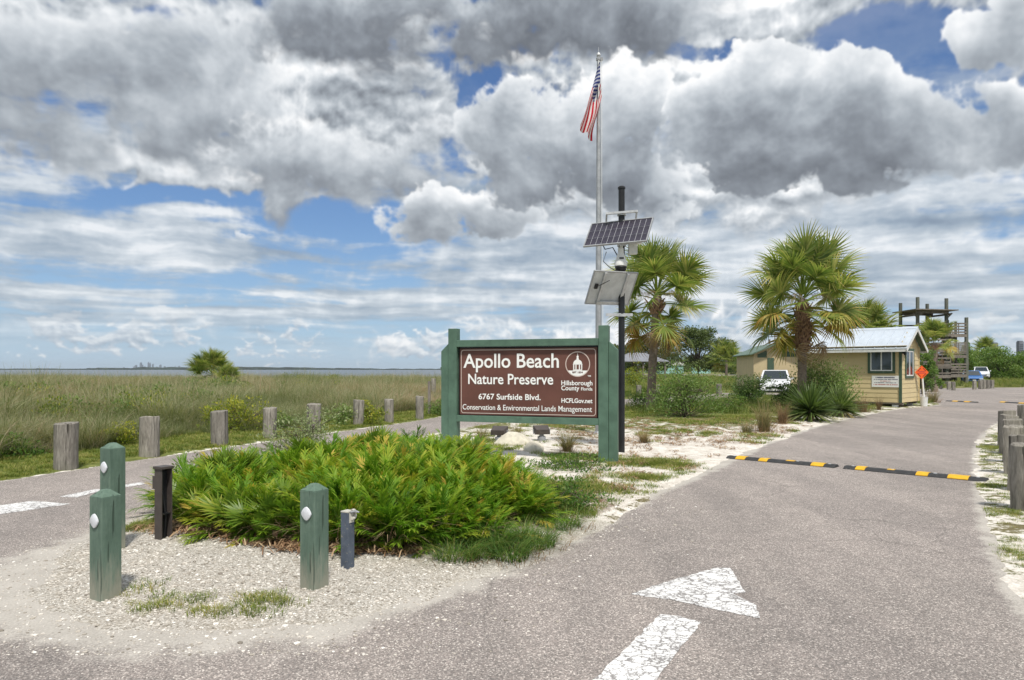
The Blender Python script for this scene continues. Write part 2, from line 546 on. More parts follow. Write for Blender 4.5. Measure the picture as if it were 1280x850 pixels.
def leaf_mat(name, stops, transl=0.35, rough=0.45, var=0.3, spec=0.35):
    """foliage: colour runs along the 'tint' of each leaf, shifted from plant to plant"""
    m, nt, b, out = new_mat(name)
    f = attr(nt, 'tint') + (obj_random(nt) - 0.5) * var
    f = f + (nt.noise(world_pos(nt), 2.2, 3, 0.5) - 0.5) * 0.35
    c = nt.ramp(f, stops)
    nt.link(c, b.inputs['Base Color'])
    b.inputs['Roughness'].default_value = rough
    b.inputs['Specular IOR Level'].default_value = spec
    tr = nt.node('ShaderNodeBsdfTranslucent')
    nt.link(nt.mix(1.0, c, (1.15, 1.2, 0.7), 'MULTIPLY'), tr.inputs[0])
    mx = nt.node('ShaderNodeMixShader')
    mx.inputs[0].default_value = transl
    nt.t.links.new(b.outputs[0], mx.inputs[1]); nt.t.links.new(tr.outputs[0], mx.inputs[2])
    nt.t.links.new(mx.outputs[0], out.inputs[0])
    return m

def glass_mat(name, col=(0.03, 0.04, 0.045), rough=0.05):
    m, nt, b, out = new_mat(name)
    nt.link(col, b.inputs['Base Color'])
    b.inputs['Roughness'].default_value = rough
    b.inputs['Specular IOR Level'].default_value = 0.9
    return m

M = {}
M['green'] = paint_mat('green_paint', (0.088, 0.158, 0.114), 0.55, 0.16, 5.0, wear=((0.20, 0.25, 0.20), 0.30), bumpy=0.25)
M['green_trim'] = paint_mat('green_trim_paint', (0.06, 0.10, 0.065), 0.55, 0.12, 4.0)
M['brown'] = paint_mat('brown_panel', (0.130, 0.055, 0.042), 0.5, 0.16, 1.6, wear=((0.14, 0.07, 0.055), 0.36))
M['white'] = paint_mat('white_paint', (0.78, 0.78, 0.76), 0.5, 0.05, 4.0)
M['white_worn'] = paint_mat('white_sun_bleached', (0.70, 0.70, 0.68), 0.55, 0.10, 6.0, wear=((0.45, 0.44, 0.40), 0.35))
M['letter'] = paint_mat('letter_white', (0.88, 0.88, 0.86), 0.5, 0.03, 8.0)
M['border'] = paint_mat('border_cream', (0.62, 0.50, 0.45), 0.5, 0.05, 8.0)
M['black'] = paint_mat('black_coat', (0.016, 0.017, 0.019), 0.4, 0.2, 5.0)
M['rubber'] = paint_mat('black_rubber', (0.035, 0.036, 0.038), 0.75, 0.25, 9.0, wear=((0.16, 0.15, 0.13), 0.40), bumpy=0.4)
M['yellow'] = paint_mat('yellow_inlay', (0.68, 0.39, 0.02), 0.6, 0.12, 12.0, wear=((0.30, 0.20, 0.06), 0.36))
M['steel'] = paint_mat('brushed_aluminium', (0.40, 0.41, 0.42), 0.5, 0.12, 7.0, metal=0.6)
M['galv'] = paint_mat('galvanised', (0.55, 0.56, 0.57), 0.5, 0.14, 10.0, metal=0.45)
M['cell'] = paint_mat('solar_cell', (0.035, 0.030, 0.045), 0.22, 0.2, 6.0, spec=0.6)
M['cell_gap'] = paint_mat('solar_grid', (0.55, 0.56, 0.60), 0.4, 0.05, 6.0)
M['backsheet'] = paint_mat('panel_backsheet', (0.64, 0.65, 0.66), 0.55, 0.12, 6.0)
M['grey_plastic'] = paint_mat('grey_plastic', (0.30, 0.31, 0.33), 0.5, 0.1, 8.0)
M['dark_brown'] = paint_mat('bronze_coat', (0.075, 0.062, 0.056), 0.5, 0.18, 9.0, wear=((0.16, 0.14, 0.12), 0.36))
M['slate'] = paint_mat('slate_coat', (0.085, 0.105, 0.14), 0.6, 0.2, 14.0, wear=((0.26, 0.25, 0.22), 0.42))
M['bone'] = paint_mat('broken_plastic', (0.52, 0.50, 0.44), 0.5, 0.12, 14.0)
M['reflector'] = paint_mat('reflector_white', (0.66, 0.68, 0.72), 0.25, 0.08, 30.0, spec=0.6)
M['siding'] = paint_mat('tan_siding', (0.60, 0.485, 0.275), 0.65, 0.06, 3.0, wear=((0.40, 0.32, 0.18), 0.30), bumpy=0.15)
M['siding_far'] = paint_mat('tan_block', (0.50, 0.41, 0.245), 0.7, 0.08, 1.0)
M['roof_metal'] = paint_mat('roof_metal', (0.60, 0.66, 0.73), 0.35, 0.08, 1.5, metal=0.25)
M['roof_green'] = paint_mat('green_roof_metal', (0.11, 0.17, 0.13), 0.5, 0.1, 1.0)
M['roof_grey'] = paint_mat('grey_shingle', (0.22, 0.23, 0.26), 0.8, 0.12, 3.0)
M['glass'] = glass_mat('window_glass')
M['orange'] = paint_mat('orange_sheet', (0.85, 0.12, 0.02), 0.45, 0.06, 5.0)
M['dark_red'] = paint_mat('red_print', (0.42, 0.06, 0.06), 0.5, 0.05, 5.0)
M['navy'] = paint_mat('navy_print', (0.06, 0.06, 0.13), 0.5, 0.05, 5.0)
M['car_white'] = paint_mat('car_white', (0.74, 0.75, 0.77), 0.25, 0.03, 2.0, spec=0.6)
M['car_blue'] = paint_mat('car_blue', (0.035, 0.15, 0.42), 0.22, 0.05, 2.0, spec=0.6)
M['tyre'] = paint_mat('tyre', (0.02, 0.02, 0.02), 0.8, 0.1, 6.0)
M['lamp_glass'] = paint_mat('lamp_lens', (0.6, 0.62, 0.64), 0.15, 0.05, 6.0, spec=0.7)
M['post_wood'] = wood_mat('weathered_post', (0.085, 0.075, 0.06), (0.44, 0.41, 0.36), grain=(17, 17, 2.6), tint=(0.19, 0.19, 0.145), crack=0.85)
M['deck_wood'] = wood_mat('weathered_deck', (0.11, 0.095, 0.082), (0.30, 0.265, 0.235), grain=(5, 5, 2.0), crack=0.3)
M['tower_post'] = wood_mat('grey_green_pile', (0.085, 0.095, 0.078), (0.21, 0.215, 0.18), grain=(6, 6, 0.8), crack=0.3)
M['palm_trunk'] = wood_mat('palm_bark', (0.13, 0.10, 0.08), (0.40, 0.325, 0.265), grain=(9, 9, 16), tint=(0.22, 0.15, 0.10), crack=0.4)
M['boot'] = wood_mat('palm_boot', (0.19, 0.10, 0.065), (0.52, 0.35, 0.235), grain=(12, 12, 5), crack=0.2)
M['bark'] = wood_mat('bark', (0.07, 0.055, 0.042), (0.21, 0.175, 0.14), grain=(8, 8, 2))
M['rock'] = paint_mat('pale_limestone', (0.62, 0.58, 0.48), 0.9, 0.2, 5.0, bumpy=0.8)
# foliage
M['sabal'] = leaf_mat('sabal_leaf', [(0.0, (0.11, 0.175, 0.042)), (0.3, (0.215, 0.285, 0.07)), (0.55, (0.37, 0.395, 0.125)), (0.8, (0.53, 0.46, 0.17)), (1.0, (0.52, 0.38, 0.19))], 0.45, 0.36, 0.26)
M['sabal_old'] = leaf_mat('sabal_old_leaf', [(0.0, (0.22, 0.25, 0.05)), (0.45, (0.46, 0.38, 0.09)), (0.8, (0.42, 0.24, 0.07)), (1.0, (0.35, 0.20, 0.09))], 0.3, 0.45, 0.3)
M['sabal_dead'] = leaf_mat('sabal_dead_leaf', [(0.0, (0.20, 0.13, 0.075)), (0.5, (0.36, 0.25, 0.15)), (1.0, (0.44, 0.33, 0.21))], 0.2, 0.8, 0.3)
M['coontie'] = leaf_mat('coontie_leaf', [(0.0, (0.055, 0.15, 0.015)), (0.35, (0.14, 0.285, 0.022)), (0.62, (0.26, 0.39, 0.036)), (0.82, (0.44, 0.45, 0.055)), (1.0, (0.56, 0.43, 0.09))], 0.42, 0.5, 0.22, 0.2)
M['litter'] = leaf_mat('dry_litter', [(0.0, (0.13, 0.07, 0.04)), (0.5, (0.32, 0.19, 0.105)), (1.0, (0.48, 0.36, 0.23))], 0.1, 0.85, 0.4)
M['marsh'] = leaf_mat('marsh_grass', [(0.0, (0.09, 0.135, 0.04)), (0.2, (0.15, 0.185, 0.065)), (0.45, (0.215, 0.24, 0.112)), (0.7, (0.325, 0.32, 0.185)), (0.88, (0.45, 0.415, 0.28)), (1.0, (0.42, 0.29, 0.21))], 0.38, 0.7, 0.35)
M['meadow'] = leaf_mat('meadow_grass', [(0.0, (0.075, 0.12, 0.02)), (0.45, (0.16, 0.215, 0.045)), (0.75, (0.29, 0.30, 0.075)), (1.0, (0.42, 0.36, 0.17))], 0.3, 0.65, 0.5)
M['lawn'] = leaf_mat('lawn_grass', [(0.0, (0.08, 0.13, 0.02)), (0.45, (0.17, 0.23, 0.04)), (0.75, (0.33, 0.34, 0.075)), (1.0, (0.46, 0.38, 0.17))], 0.3, 0.65, 0.5)
M['weed'] = leaf_mat('weed_leaf', [(0.0, (0.045, 0.11, 0.018)), (0.45, (0.10, 0.205, 0.032)), (0.8, (0.20, 0.28, 0.06)), (1.0, (0.34, 0.32, 0.11))], 0.35, 0.55, 0.4)
M['shrub'] = leaf_mat('shrub_leaf', [(0.0, (0.075, 0.15, 0.03)), (0.5, (0.17, 0.27, 0.065)), (1.0, (0.32, 0.38, 0.13))], 0.35, 0.5, 0.2)
M['shrub_dark'] = leaf_mat('dark_shrub_leaf', [(0.0, (0.04, 0.09, 0.022)), (0.5, (0.09, 0.16, 0.04)), (1.0, (0.19, 0.26, 0.08))], 0.3, 0.42, 0.2)
M['shrub_yellow'] = leaf_mat('yellow_shrub_leaf', [(0.0, (0.10, 0.16, 0.02)), (0.5, (0.22, 0.29, 0.03)), (1.0, (0.48, 0.44, 0.05))], 0.35, 0.45, 0.25)
M['shrub_grey'] = leaf_mat('grey_green_leaf', [(0.0, (0.10, 0.15, 0.06)), (0.5, (0.20, 0.26, 0.11)), (1.0, (0.36, 0.40, 0.22))], 0.35, 0.6, 0.25)
M['oak'] = leaf_mat('oak_leaf', [(0.0, (0.045, 0.075, 0.02)), (0.5, (0.10, 0.14, 0.04)), (1.0, (0.19, 0.22, 0.08))], 0.3, 0.5, 0.2)
M['yucca'] = leaf_mat('yucca_leaf', [(0.0, (0.055, 0.10, 0.028)), (0.5, (0.13, 0.19, 0.055)), (0.8, (0.22, 0.26, 0.09)), (1.0, (0.38, 0.30, 0.15))], 0.3, 0.4, 0.2)
M['tuft'] = leaf_mat('dry_tuft', [(0.0, (0.13, 0.13, 0.05)), (0.4, (0.25, 0.225, 0.10)), (0.75, (0.40, 0.30, 0.18)), (1.0, (0.42, 0.27, 0.20))], 0.3, 0.7, 0.35)
M['tuft_brown'] = leaf_mat('brown_tuft', [(0.0, (0.12, 0.085, 0.045)), (0.5, (0.24, 0.15, 0.085)), (1.0, (0.36, 0.24, 0.14))], 0.3, 0.75, 0.3)
M['palmetto'] = leaf_mat('palmetto_leaf', [(0.0, (0.09, 0.17, 0.02)), (0.4, (0.20, 0.30, 0.035)), (0.7, (0.38, 0.40, 0.06)), (0.9, (0.55, 0.44, 0.09)), (1.0, (0.48, 0.22, 0.05))], 0.4, 0.4, 0.35)

# ================================================================ ground, road, water
OUTER = [(-16.0, -30.0), (-11.2, -2.0), (-9.3, 4.0)] + [G(*p) for p in [(77, 591), (183, 574), (272, 561), (391, 544), (525, 526), (552, 521), (640, 511), (790, 498), (900, 492)]] + \
    [(20.9, 53.0), (29.5, 50.0), (31.5, 56.0), (44.0, 63.0), (70.0, 64.0), (90.0, 40.0), (40.0, 31.0)] + [G(*p) for p in [(1300, 512), (1260, 522), (1238, 534), (1222, 552), (1217, 585), (1222, 625), (1240, 690), (1275, 770)]] + \
    [(2.1, 2.2), (1.5, 0.0), (1.2, -6.0), (0.8, -30.0)]
ISLAND = [G(*p) for p in [(50, 728), (85, 694), (150, 666), (200, 645), (250, 629), (340, 598), (430, 567), (545, 541), (620, 528), (700, 518), (790, 507), (900, 500), (980, 495)]] + \
    [(19.5, 41.0), (22.5, 38.5), (20.6, 33.5), (18.6, 30.4)] + [G(*p) for p in [(1130, 510), (1060, 523), (1000, 540), (930, 566), (880, 590), (780, 632), (700, 674), (600, 714), (520, 743), (440, 768), (380, 778), (250, 784), (130, 776), (70, 752)]]

def smooth_poly(poly, it=2):
    p = [np.array(q, dtype=float) for q in poly]
    for _ in range(it):
        o = []
        for a, b in zip(p, p[1:] + p[:1]):
            o += [a * 0.75 + b * 0.25, a * 0.25 + b * 0.75]
        p = o
    return np.array(p)
OUTER_P, ISLAND_P = smooth_poly(OUTER), smooth_poly(ISLAND)

def sdf(poly, X, Y):
    """signed distance to a polygon, negative inside (vectorised over flat arrays)"""
    out = np.full(X.shape, 1e9, dtype=np.float32)
    inside = np.zeros(X.shape, dtype=bool)
    n = len(poly)
    for i in range(n):
        ax, ay = poly[i]; bx, by = poly[(i + 1) % n]
        ex, ey = bx - ax, by - ay
        t = np.clip(((X - ax) * ex + (Y - ay) * ey) / (ex * ex + ey * ey + 1e-12), 0, 1)
        out = np.minimum(out, np.hypot(X - ax - t * ex, Y - ay - t * ey))
        c = (ay > Y) != (by > Y)
        inside ^= c & (X < (bx - ax) * (Y - ay) / (by - ay + 1e-12) + ax)
    return np.where(inside, -out, out)

_np_rng = np.random.RandomState(5)
_VN = _np_rng.rand(256, 256).astype(np.float32)
def vnoise(X, Y, s, octs=3, seed=0):
    r = 0; a = 1.0; tot = 0
    for o in range(octs):
        x = X * s + 31.7 * o + seed * 13.1; y = Y * s + 11.3 * o + seed * 7.7
        ix = np.floor(x).astype(int); iy = np.floor(y).astype(int)
        fx = x - ix; fy = y - iy
        fx = fx * fx * (3 - 2 * fx); fy = fy * fy * (3 - 2 * fy)
        g = lambda i, j: _VN[i & 255, j & 255]
        r = r + a * ((g(ix, iy) * (1 - fx) + g(ix + 1, iy) * fx) * (1 - fy) + (g(ix, iy + 1) * (1 - fx) + g(ix + 1, iy + 1) * fx) * fy)
        tot += a; a *= 0.5; s *= 2
    return r / tot - 0.5

def spaced(lo_near, hi_near, step, far_lo, far_hi, growth):
    c = list(np.arange(lo_near, hi_near, step))
    s = step
    while c[-1] < far_hi:
        s *= growth; c.append(c[-1] + s)
    s = step
    pre = []
    a = lo_near
    while a > far_lo:
        s *= growth; a -= s; pre.append(a)
    return np.array(pre[::-1] + c)

SHORE = 96.0
def shore_y(X):
    """far edge of the marsh; east of the bay the land goes on"""
    return SHORE + 6 * np.sin(X * 0.05) + np.where(X > 5, (X - 5) * 4.0, 0)

def ground_height(X, Y):
    so = sdf(OUTER_P, X, Y); si = sdf(ISLAND_P, X, Y)
    asp = np.maximum(so, -si)                      # <0 on asphalt
    n = vnoise(X, Y, 1.1, 4) * 0.55 + vnoise(X, Y, 6.0, 2, 3) * 0.16
    e = asp + n * (0.55 + 0.75 * np.exp(-((X + 2.2) ** 2 + (Y - 4.9) ** 2) / 3.5))
    z = np.where(e < 0, np.maximum(e * 0.16, -0.09), 0.06 * (1 - np.exp(-e * 1.1)))
    z = z + np.where(e > 0.1, vnoise(X, Y, 0.9, 4, 9) * 0.07 * np.clip(e, 0, 1) + vnoise(X, Y, 7.0, 3, 4) * 0.022 * np.clip(e * 2, 0, 1), 0)
    z = z + 0.10 * np.exp(-((X + 1.6) ** 2 / 5.0 + (Y - 8.2) ** 2 / 4.5))
    # bank down to the bay
    b = Y - shore_y(X)
    z = z - np.clip(b * 0.12, 0, 3.0)
    return z, asp, so, si

def build_ground():
    xs = spaced(-13, 12, 0.085, -6000, 12000, 1.045)
    ys = spaced(2.6, 15, 0.065, -200, 14000, 1.045)
    X, Y = np.meshgrid(xs, ys)
    Xf, Yf = X.ravel(), Y.ravel()
    Z, asp, so, si = ground_height(Xf, Yf)
    v = np.stack([Xf, Yf, Z], -1)
    nx, ny = len(xs), len(ys)
    i = np.arange(ny - 1)[:, None] * nx + np.arange(nx - 1)[None, :]
    f = np.stack([i, i + 1, i + nx + 1, i + nx], -1).reshape(-1, 4)
    me = np_mesh('ground', v, f, smooth=True)
    # what covers the soil where: shell gravel at the island tip, white sand round the sign, turf elsewhere
    tipd = Yf + 0.25 * (Xf + 1.0) * 0 + vnoise(Xf, Yf, 0.5, 3, 6) * 2.0
    ins = si < 0
    gravel = np.where(si < 1.0, np.clip((7.9 - tipd) / 1.0, 0, 1) * np.clip((0.2 - Xf + .8 * (Yf - 5.2)) / .8, 0, 1), 0)
    bush = np.exp(-(((Xf + 1.6) / 2.6) ** 2 + ((Yf - 8.4) / 1.9) ** 2) ** 2 * 0.6) * ins
    sand = np.where(ins, np.clip(1.0 - np.abs(Yf - 13) / 14.0, 0, 1) * 0.75 + 0.5 * np.exp(-(si / 1.2) ** 2) * (Xf > 0), 0)
    # verges
    right = (~ins) & (Xf > 0) & (Yf < 30)
    sand = np.where(right & (so < 3.0), 0.56, sand)
    left = (~ins) & (Xf < 2) & (so < 3.4)
    lip = np.exp(-(np.maximum(asp, 0) / 0.16) ** 2) * (asp < 1)
    sand = np.where(left, lip * 0.55, sand)
    lawn = np.where(left, np.clip(1.25 - np.abs(so - 1.2) / 1.6, 0, 1), np.where(ins, 0.45, 0.4))
    for nm, a in (('gravel', gravel), ('sand', sand), ('lawn', lawn), ('mulch', bush)):
        at = me.attributes.new(nm, 'FLOAT', 'POINT')
        at.data.foreach_set('value', a.astype(np.float32))
    m, nt, b, out = new_mat('ground_cover')
    p = world_pos(nt)
    n1 = nt.noise(p, 0.9, 5, 0.6); n2 = nt.noise(p, 5.0, 5, 0.62); n3 = nt.noise(p, 34.0, 4, 0.65)
    turf = nt.ramp(n2 * 0.55 + n3 * 0.45, [(0.32, (0.06, 0.075, 0.022)), (0.5, (0.135, 0.16, 0.04)), (0.66, (0.27, 0.26, 0.09))])
    soil = nt.ramp(n2 * 0.5 + n3 * 0.5, [(0.3, (0.11, 0.095, 0.05)), (0.6, (0.22, 0.19, 0.10)), (0.75, (0.30, 0.26, 0.16))])
    c = nt.mix(nt.step(attr(nt, 'lawn') + (n1 - 0.5) * 0.9 + (n2 - 0.5) * 0.5, 0.25, 0.5), soil, turf)
    scol = nt.ramp(n3 * 0.5 + n2 * 0.5, [(0.3, (0.34, 0.295, 0.24)), (0.45, (0.56, 0.515, 0.455)), (0.60, (0.76, 0.725, 0.67))])
    smask = nt.step(attr(nt, 'sand') + (n1 - 0.5) * 1.0 + (n2 - 0.5) * 1.25 + (n3 - 0.5) * 0.45, 0.40, 0.56)
    c = nt.mix(smask, c, scol)
    vc = nt.node('ShaderNodeTexVoronoi'); nt.link(p, vc.inputs['Vector']); vc.inputs['Scale'].default_value = 85.0
    stone = nt.ramp(nt.sep(S(nt, vc.outputs['Color']))[0] * 0.7 + n3 * 0.3, [(0.1, (0.26, 0.235, 0.195)), (0.35, (0.42, 0.385, 0.335)), (0.65, (0.55, 0.515, 0.46)), (0.95, (0.76, 0.735, 0.685))])
    stone = nt.mix(nt.step(n1, 0.45, 0.7) * 0.45, stone, (0.40, 0.34, 0.26))
    c = nt.mix(nt.step(attr(nt, 'gravel') + (n2 - 0.5) * 0.5, 0.3, 0.55), c, stone)
    mul = nt.ramp(n3, [(0.3, (0.09, 0.05, 0.03)), (0.6, (0.20, 0.12, 0.07))])
    c = nt.mix(nt.step(attr(nt, 'mulch') + (n2 - 0.5) * 0.6, 0.35, 0.6), c, mul)
    nt.link(c, b.inputs['Base Color'])
    b.inputs['Roughness'].default_value = 0.95
    b.inputs['Specular IOR Level'].default_value = 0.15
    bump(nt, b, n3 * 0.6 + n2 * 0.6 - S(nt, vc.outputs['Distance']) * attr(nt, 'gravel') * 0.8, 0.8, 0.02)
    tag(link_mesh('ground', me, m), kind='structure')

def build_road():
    xs = spaced(-12, 12, 0.11, -24, 92, 1.04)
    ys = spaced(2.2, 15, 0.09, -31, 66, 1.04)
    X, Y = np.meshgrid(xs, ys)
    Xf, Yf = X.ravel(), Y.ravel()
    so = sdf(OUTER_P, Xf, Yf); si = sdf(ISLAND_P, Xf, Yf)
    asp = np.maximum(so, -si)
    nx, ny = len(xs), len(ys)
    i = np.arange(ny - 1)[:, None] * nx + np.arange(nx - 1)[None, :]
    f = np.stack([i, i + 1, i + nx + 1, i + nx], -1).reshape(-1, 4)
    keep = asp[f].min(1) < 0.75
    f = f[keep]
    used = np.unique(f)
    remap = np.full(len(Xf), -1); remap[used] = np.arange(len(used))
    v = np.stack([Xf, Yf, np.zeros_like(Xf)], -1)[used]
    me = np_mesh('road', v, remap[f], smooth=True)
    asp = asp[used]; si = si[used]; x, y = Xf[used], Yf[used]
    # sand blown on to the asphalt along the edges, most round the tip of the island
    tip = np.exp(-(((x + 3.2) / 2.2) ** 2 + ((y - 5.3) / 1.6) ** 2))
    dust = 0.16 * np.exp(-np.abs(si) / 0.9) * (y < 7.5) + np.exp(np.minimum(asp, 0) / 0.16) * np.where((so[used] > -si - .01) & (x < 0) & (y > 7), .40, .62) + tip * 0.32 + np.exp(-np.abs(si) / 0.45) * 0.28 * (y < 14) + 0.10 * np.clip((6.5 - y) / 3, 0, 1) * (x < -1)
    at = me.attributes.new('dust', 'FLOAT', 'POINT')
    at.data.foreach_set('value', dust.astype(np.float32))
    m, nt, b, out = new_mat('asphalt')
    p = world_pos(nt)
    vc = nt.node('ShaderNodeTexVoronoi'); nt.link(p, vc.inputs['Vector']); vc.inputs['Scale'].default_value = 125.0
    vx, vy, vz = nt.sep(S(nt, vc.outputs['Color']))
    n1 = nt.noise(p, 0.35, 4, 0.55); n2 = nt.noise(p, 3.2, 5, 0.6); n3 = nt.noise(p, 60.0, 3, 0.6)
    agg = nt.ramp(vx, [(0.0, (0.125, 0.117, 0.112)), (0.35, (0.20, 0.185, 0.176)), (0.62, (0.255, 0.233, 0.222)), (0.84, (0.32, 0.293, 0.278)), (0.97, (0.56, 0.525, 0.49))])
    agg = nt.mix(nt.step(vy, 0.55, 0.9) * 0.25, agg, (0.29, 0.235, 0.215))
    c = nt.mix(nt.step(S(nt, vc.outputs['Distance']), 0.25, 0.75) * 0.30, agg, (0.10, 0.095, 0.092))
    c = nt.mix(1.0, c, nt.mix(nt.step(n1 * 0.6 + n2 * 0.4, 0.36, 0.64), (1.10, 1.075, 1.05), (1.36, 1.315, 1.285)), 'MULTIPLY')
    # uneven wear: long worn bands along the lane and a few oil-dark spots
    band = nt.noise(nt.vmath('MULTIPLY', p, (1.1, 0.16, 1.0)), 1.0, 4, 0.55)
    c = nt.mix(1.0, c, nt.mix(nt.step(band, 0.38, 0.62), (0.90, 0.90, 0.905), (1.07, 1.065, 1.06)), 'MULTIPLY')
    spot = nt.step(nt.noise(p, 1.7, 3, 0.5), 0.70, 0.76)
    c = nt.mix(spot * 0.35, c, (0.13, 0.12, 0.115))
    dm = nt.step(attr(nt, 'dust') + (n2 - 0.5) * 0.62 + (n3 - 0.5) * 0.35 + (n1 - 0.5) * 0.2, 0.34, 0.62)
    sand = nt.ramp(n3 * 0.6 + n2 * 0.4, [(0.3, (0.33, 0.305, 0.27)), (0.6, (0.51, 0.48, 0.435))])
    c = nt.mix(dm * 0.88, c, sand)
    crack = nt.voro(nt.vmath('ADD', p, nt.vmath('SCALE', nt.noise(p, 2.5, 4, 0.6, out=1), scale=0.35)), 0.55, feature='DISTANCE_TO_EDGE')
    cm = nt.step(crack, 0.0, 0.008, 1.0, 0.0) * nt.step(n1, 0.48, 0.56)
    c = nt.mix(cm * 0.35, c, (0.06, 0.055, 0.05))
    nt.link(c, b.inputs['Base Color'])
    b.inputs['Roughness'].default_value = 0.88
    b.inputs['Specular IOR Level'].default_value = 0.25
    bump(nt, b, S(nt, vc.outputs['Distance']) * -0.6 + n3 * 0.5, 0.45, 0.006)
    tag(link_mesh('road', me, m), kind='structure')

def build_water():
    m, nt, b, out = new_mat('bay_water')
    p = world_pos(nt)
    n = nt.noise(nt.vmath('MULTIPLY', p, (0.25, 0.9, 1.0)), 0.5, 5, 0.6)
    nt.link(nt.mix(nt.step(n, 0.35, 0.65), (0.10, 0.125, 0.15), (0.15, 0.175, 0.20)), b.inputs['Base Color'])
    b.inputs['Roughness'].default_value = 0.35
    bump(nt, b, n, 0.5, 0.3)
    mb = MB()
    mb.add([(-12000, SHORE - 2, -0.55), (1200, SHORE - 2, -0.55), (3200, 14000, -0.55), (-12000, 14000, -0.55)], [(0, 1, 2, 3)])
    tag(mb.build('water', m), kind='structure')

def build_far_shore():
    rng = random.Random(4)
    m = paint_mat('far_woods', (0.045, 0.065, 0.05), 0.9, 0.4, 0.004)
    mb = MB()
    D = 5200.0
    x = -5400.0
    top = []
    while x < 2300:
        h = 13 + 7 * math.sin(x * 0.0021) + rng.uniform(-4, 5)
        top.append((x, max(5, h))); x += rng.uniform(25, 70)
    vs, fs = [], []
    for i, (x, h) in enumerate(top):
        vs += [(x, D, -2), (x, D, h), (x, D + 220, h * 0.95), (x, D + 500, -2)]
        if i:
            k = (i - 1) * 4
            for j in range(3):
                fs.append((k + j, k + 4 + j, k + 5 + j, k + 1 + j))
    mb.add(vs, fs)
    tag(mb.build('far_shore', m), kind='structure')
    mc = paint_mat('far_tower', (0.20, 0.23, 0.27), 0.7, 0.15, 0.01)
    towers = [(155, 3), (168, 4), (170, 5.5), (176, 8.5), (178, 6), (181, 4), (185.5, 9), (187.5, 8), (191, 7), (196, 3.5), (200.5, 6), (206, 4), (219, 4), (224, 4.5), (230, 3)]
    for i, (px, h) in enumerate(towers):
        d = 8600.0
        hh = h * d / FPX; w = rng.uniform(1.3, 2.0) * d / FPX
        X = (px - 640) / FPX * d
        t = MB().box((0, 0, hh / 2), (w, w, hh)).box((w * 0.1, 0, hh + hh * 0.04), (w * 0.45, w * 0.5, hh * 0.08)).build('skyline_tower', mc)
        t.location = (X, d, 0)
        tag(t, 'tiny hazy tower in the city skyline across the bay', 'building', 'towers of the far skyline')
build_ground(); build_road(); build_water(); build_far_shore()

# ================================================================ sign
def text_mesh(body, size, bold=0.0, align='LEFT', xscale=1.0, spacing=1.0):
    cu = bpy.data.curves.new('lettering', 'FONT')
    cu.body = body; cu.size = size; cu.offset = bold; cu.align_x = align
    cu.resolution_u = 3; cu.extrude = 0.0015; cu.space_character = spacing
    o = bpy.data.objects.new('tmp', cu)
    COL.objects.link(o)
    dg = bpy.context.evaluated_depsgraph_get()
    me = bpy.data.meshes.new_from_object(o.evaluated_get(dg))
    bpy.data.objects.remove(o)
    me.materials.clear()
    return me
_h = text_mesh('H', 1.0)
CAP_H = max(v.co.y for v in _h.vertices)
def word_meshes(me):
    """split lettering into its words: islands of outline, grouped by the gaps between them"""
    n = len(me.vertices)
    par = list(range(n))
    def root(i):
        while par[i] != i:
            par[i] = par[par[i]]; i = par[i]
        return i
    for e in me.edges:
        a, b = root(e.vertices[0]), root(e.vertices[1])
        if a != b: par[a] = b
    xs = [v.co.x for v in me.vertices]
    box = {}
    for i in range(n):
        r = root(i); lo, hi = box.get(r, (1e9, -1e9)); box[r] = (min(lo, xs[i]), max(hi, xs[i]))
    wid = {}; w = 0; end = None
    for r, (lo, hi) in sorted(box.items(), key=lambda q: q[1][0]):
        if end is not None and lo - end > 0.15: w += 1
        wid[r] = w; end = hi if end is None else max(end, hi)
    out = []
    for k in range(w + 1):
        vi = [i for i in range(n) if wid[root(i)] == k]
        mp = {i: j for j, i in enumerate(vi)}
        out.append((vi, [tuple(mp[i] for i in p.vertices) for p in me.polygons if p.vertices[0] in mp]))
    return out
def fit_text(name, body, x0, x1, z0, zcap, bold, mat, parent, y):
    """lettering whose width runs x0..x1 and whose capitals reach from z0 to zcap"""
    me = text_mesh(body, 1.0, bold)
    co = np.array([v.co[:] for v in me.vertices])
    cap = CAP_H
    sx = (x1 - x0) / (co[:, 0].max() - co[:, 0].min()); sz = (zcap - z0) / cap
    co2 = np.stack([(co[:, 0] - co[:, 0].min()) * sx + x0, y - (co[:, 2] - co[:, 2].min()) * 1.0, co[:, 1] * sz + z0], -1)
    for vi, fs in word_meshes(me):
        m2 = bpy.data.meshes.new(name); m2.from_pydata([tuple(map(float, co2[i])) for i in vi], [], fs)
        link_mesh(name, m2, mat, parent)

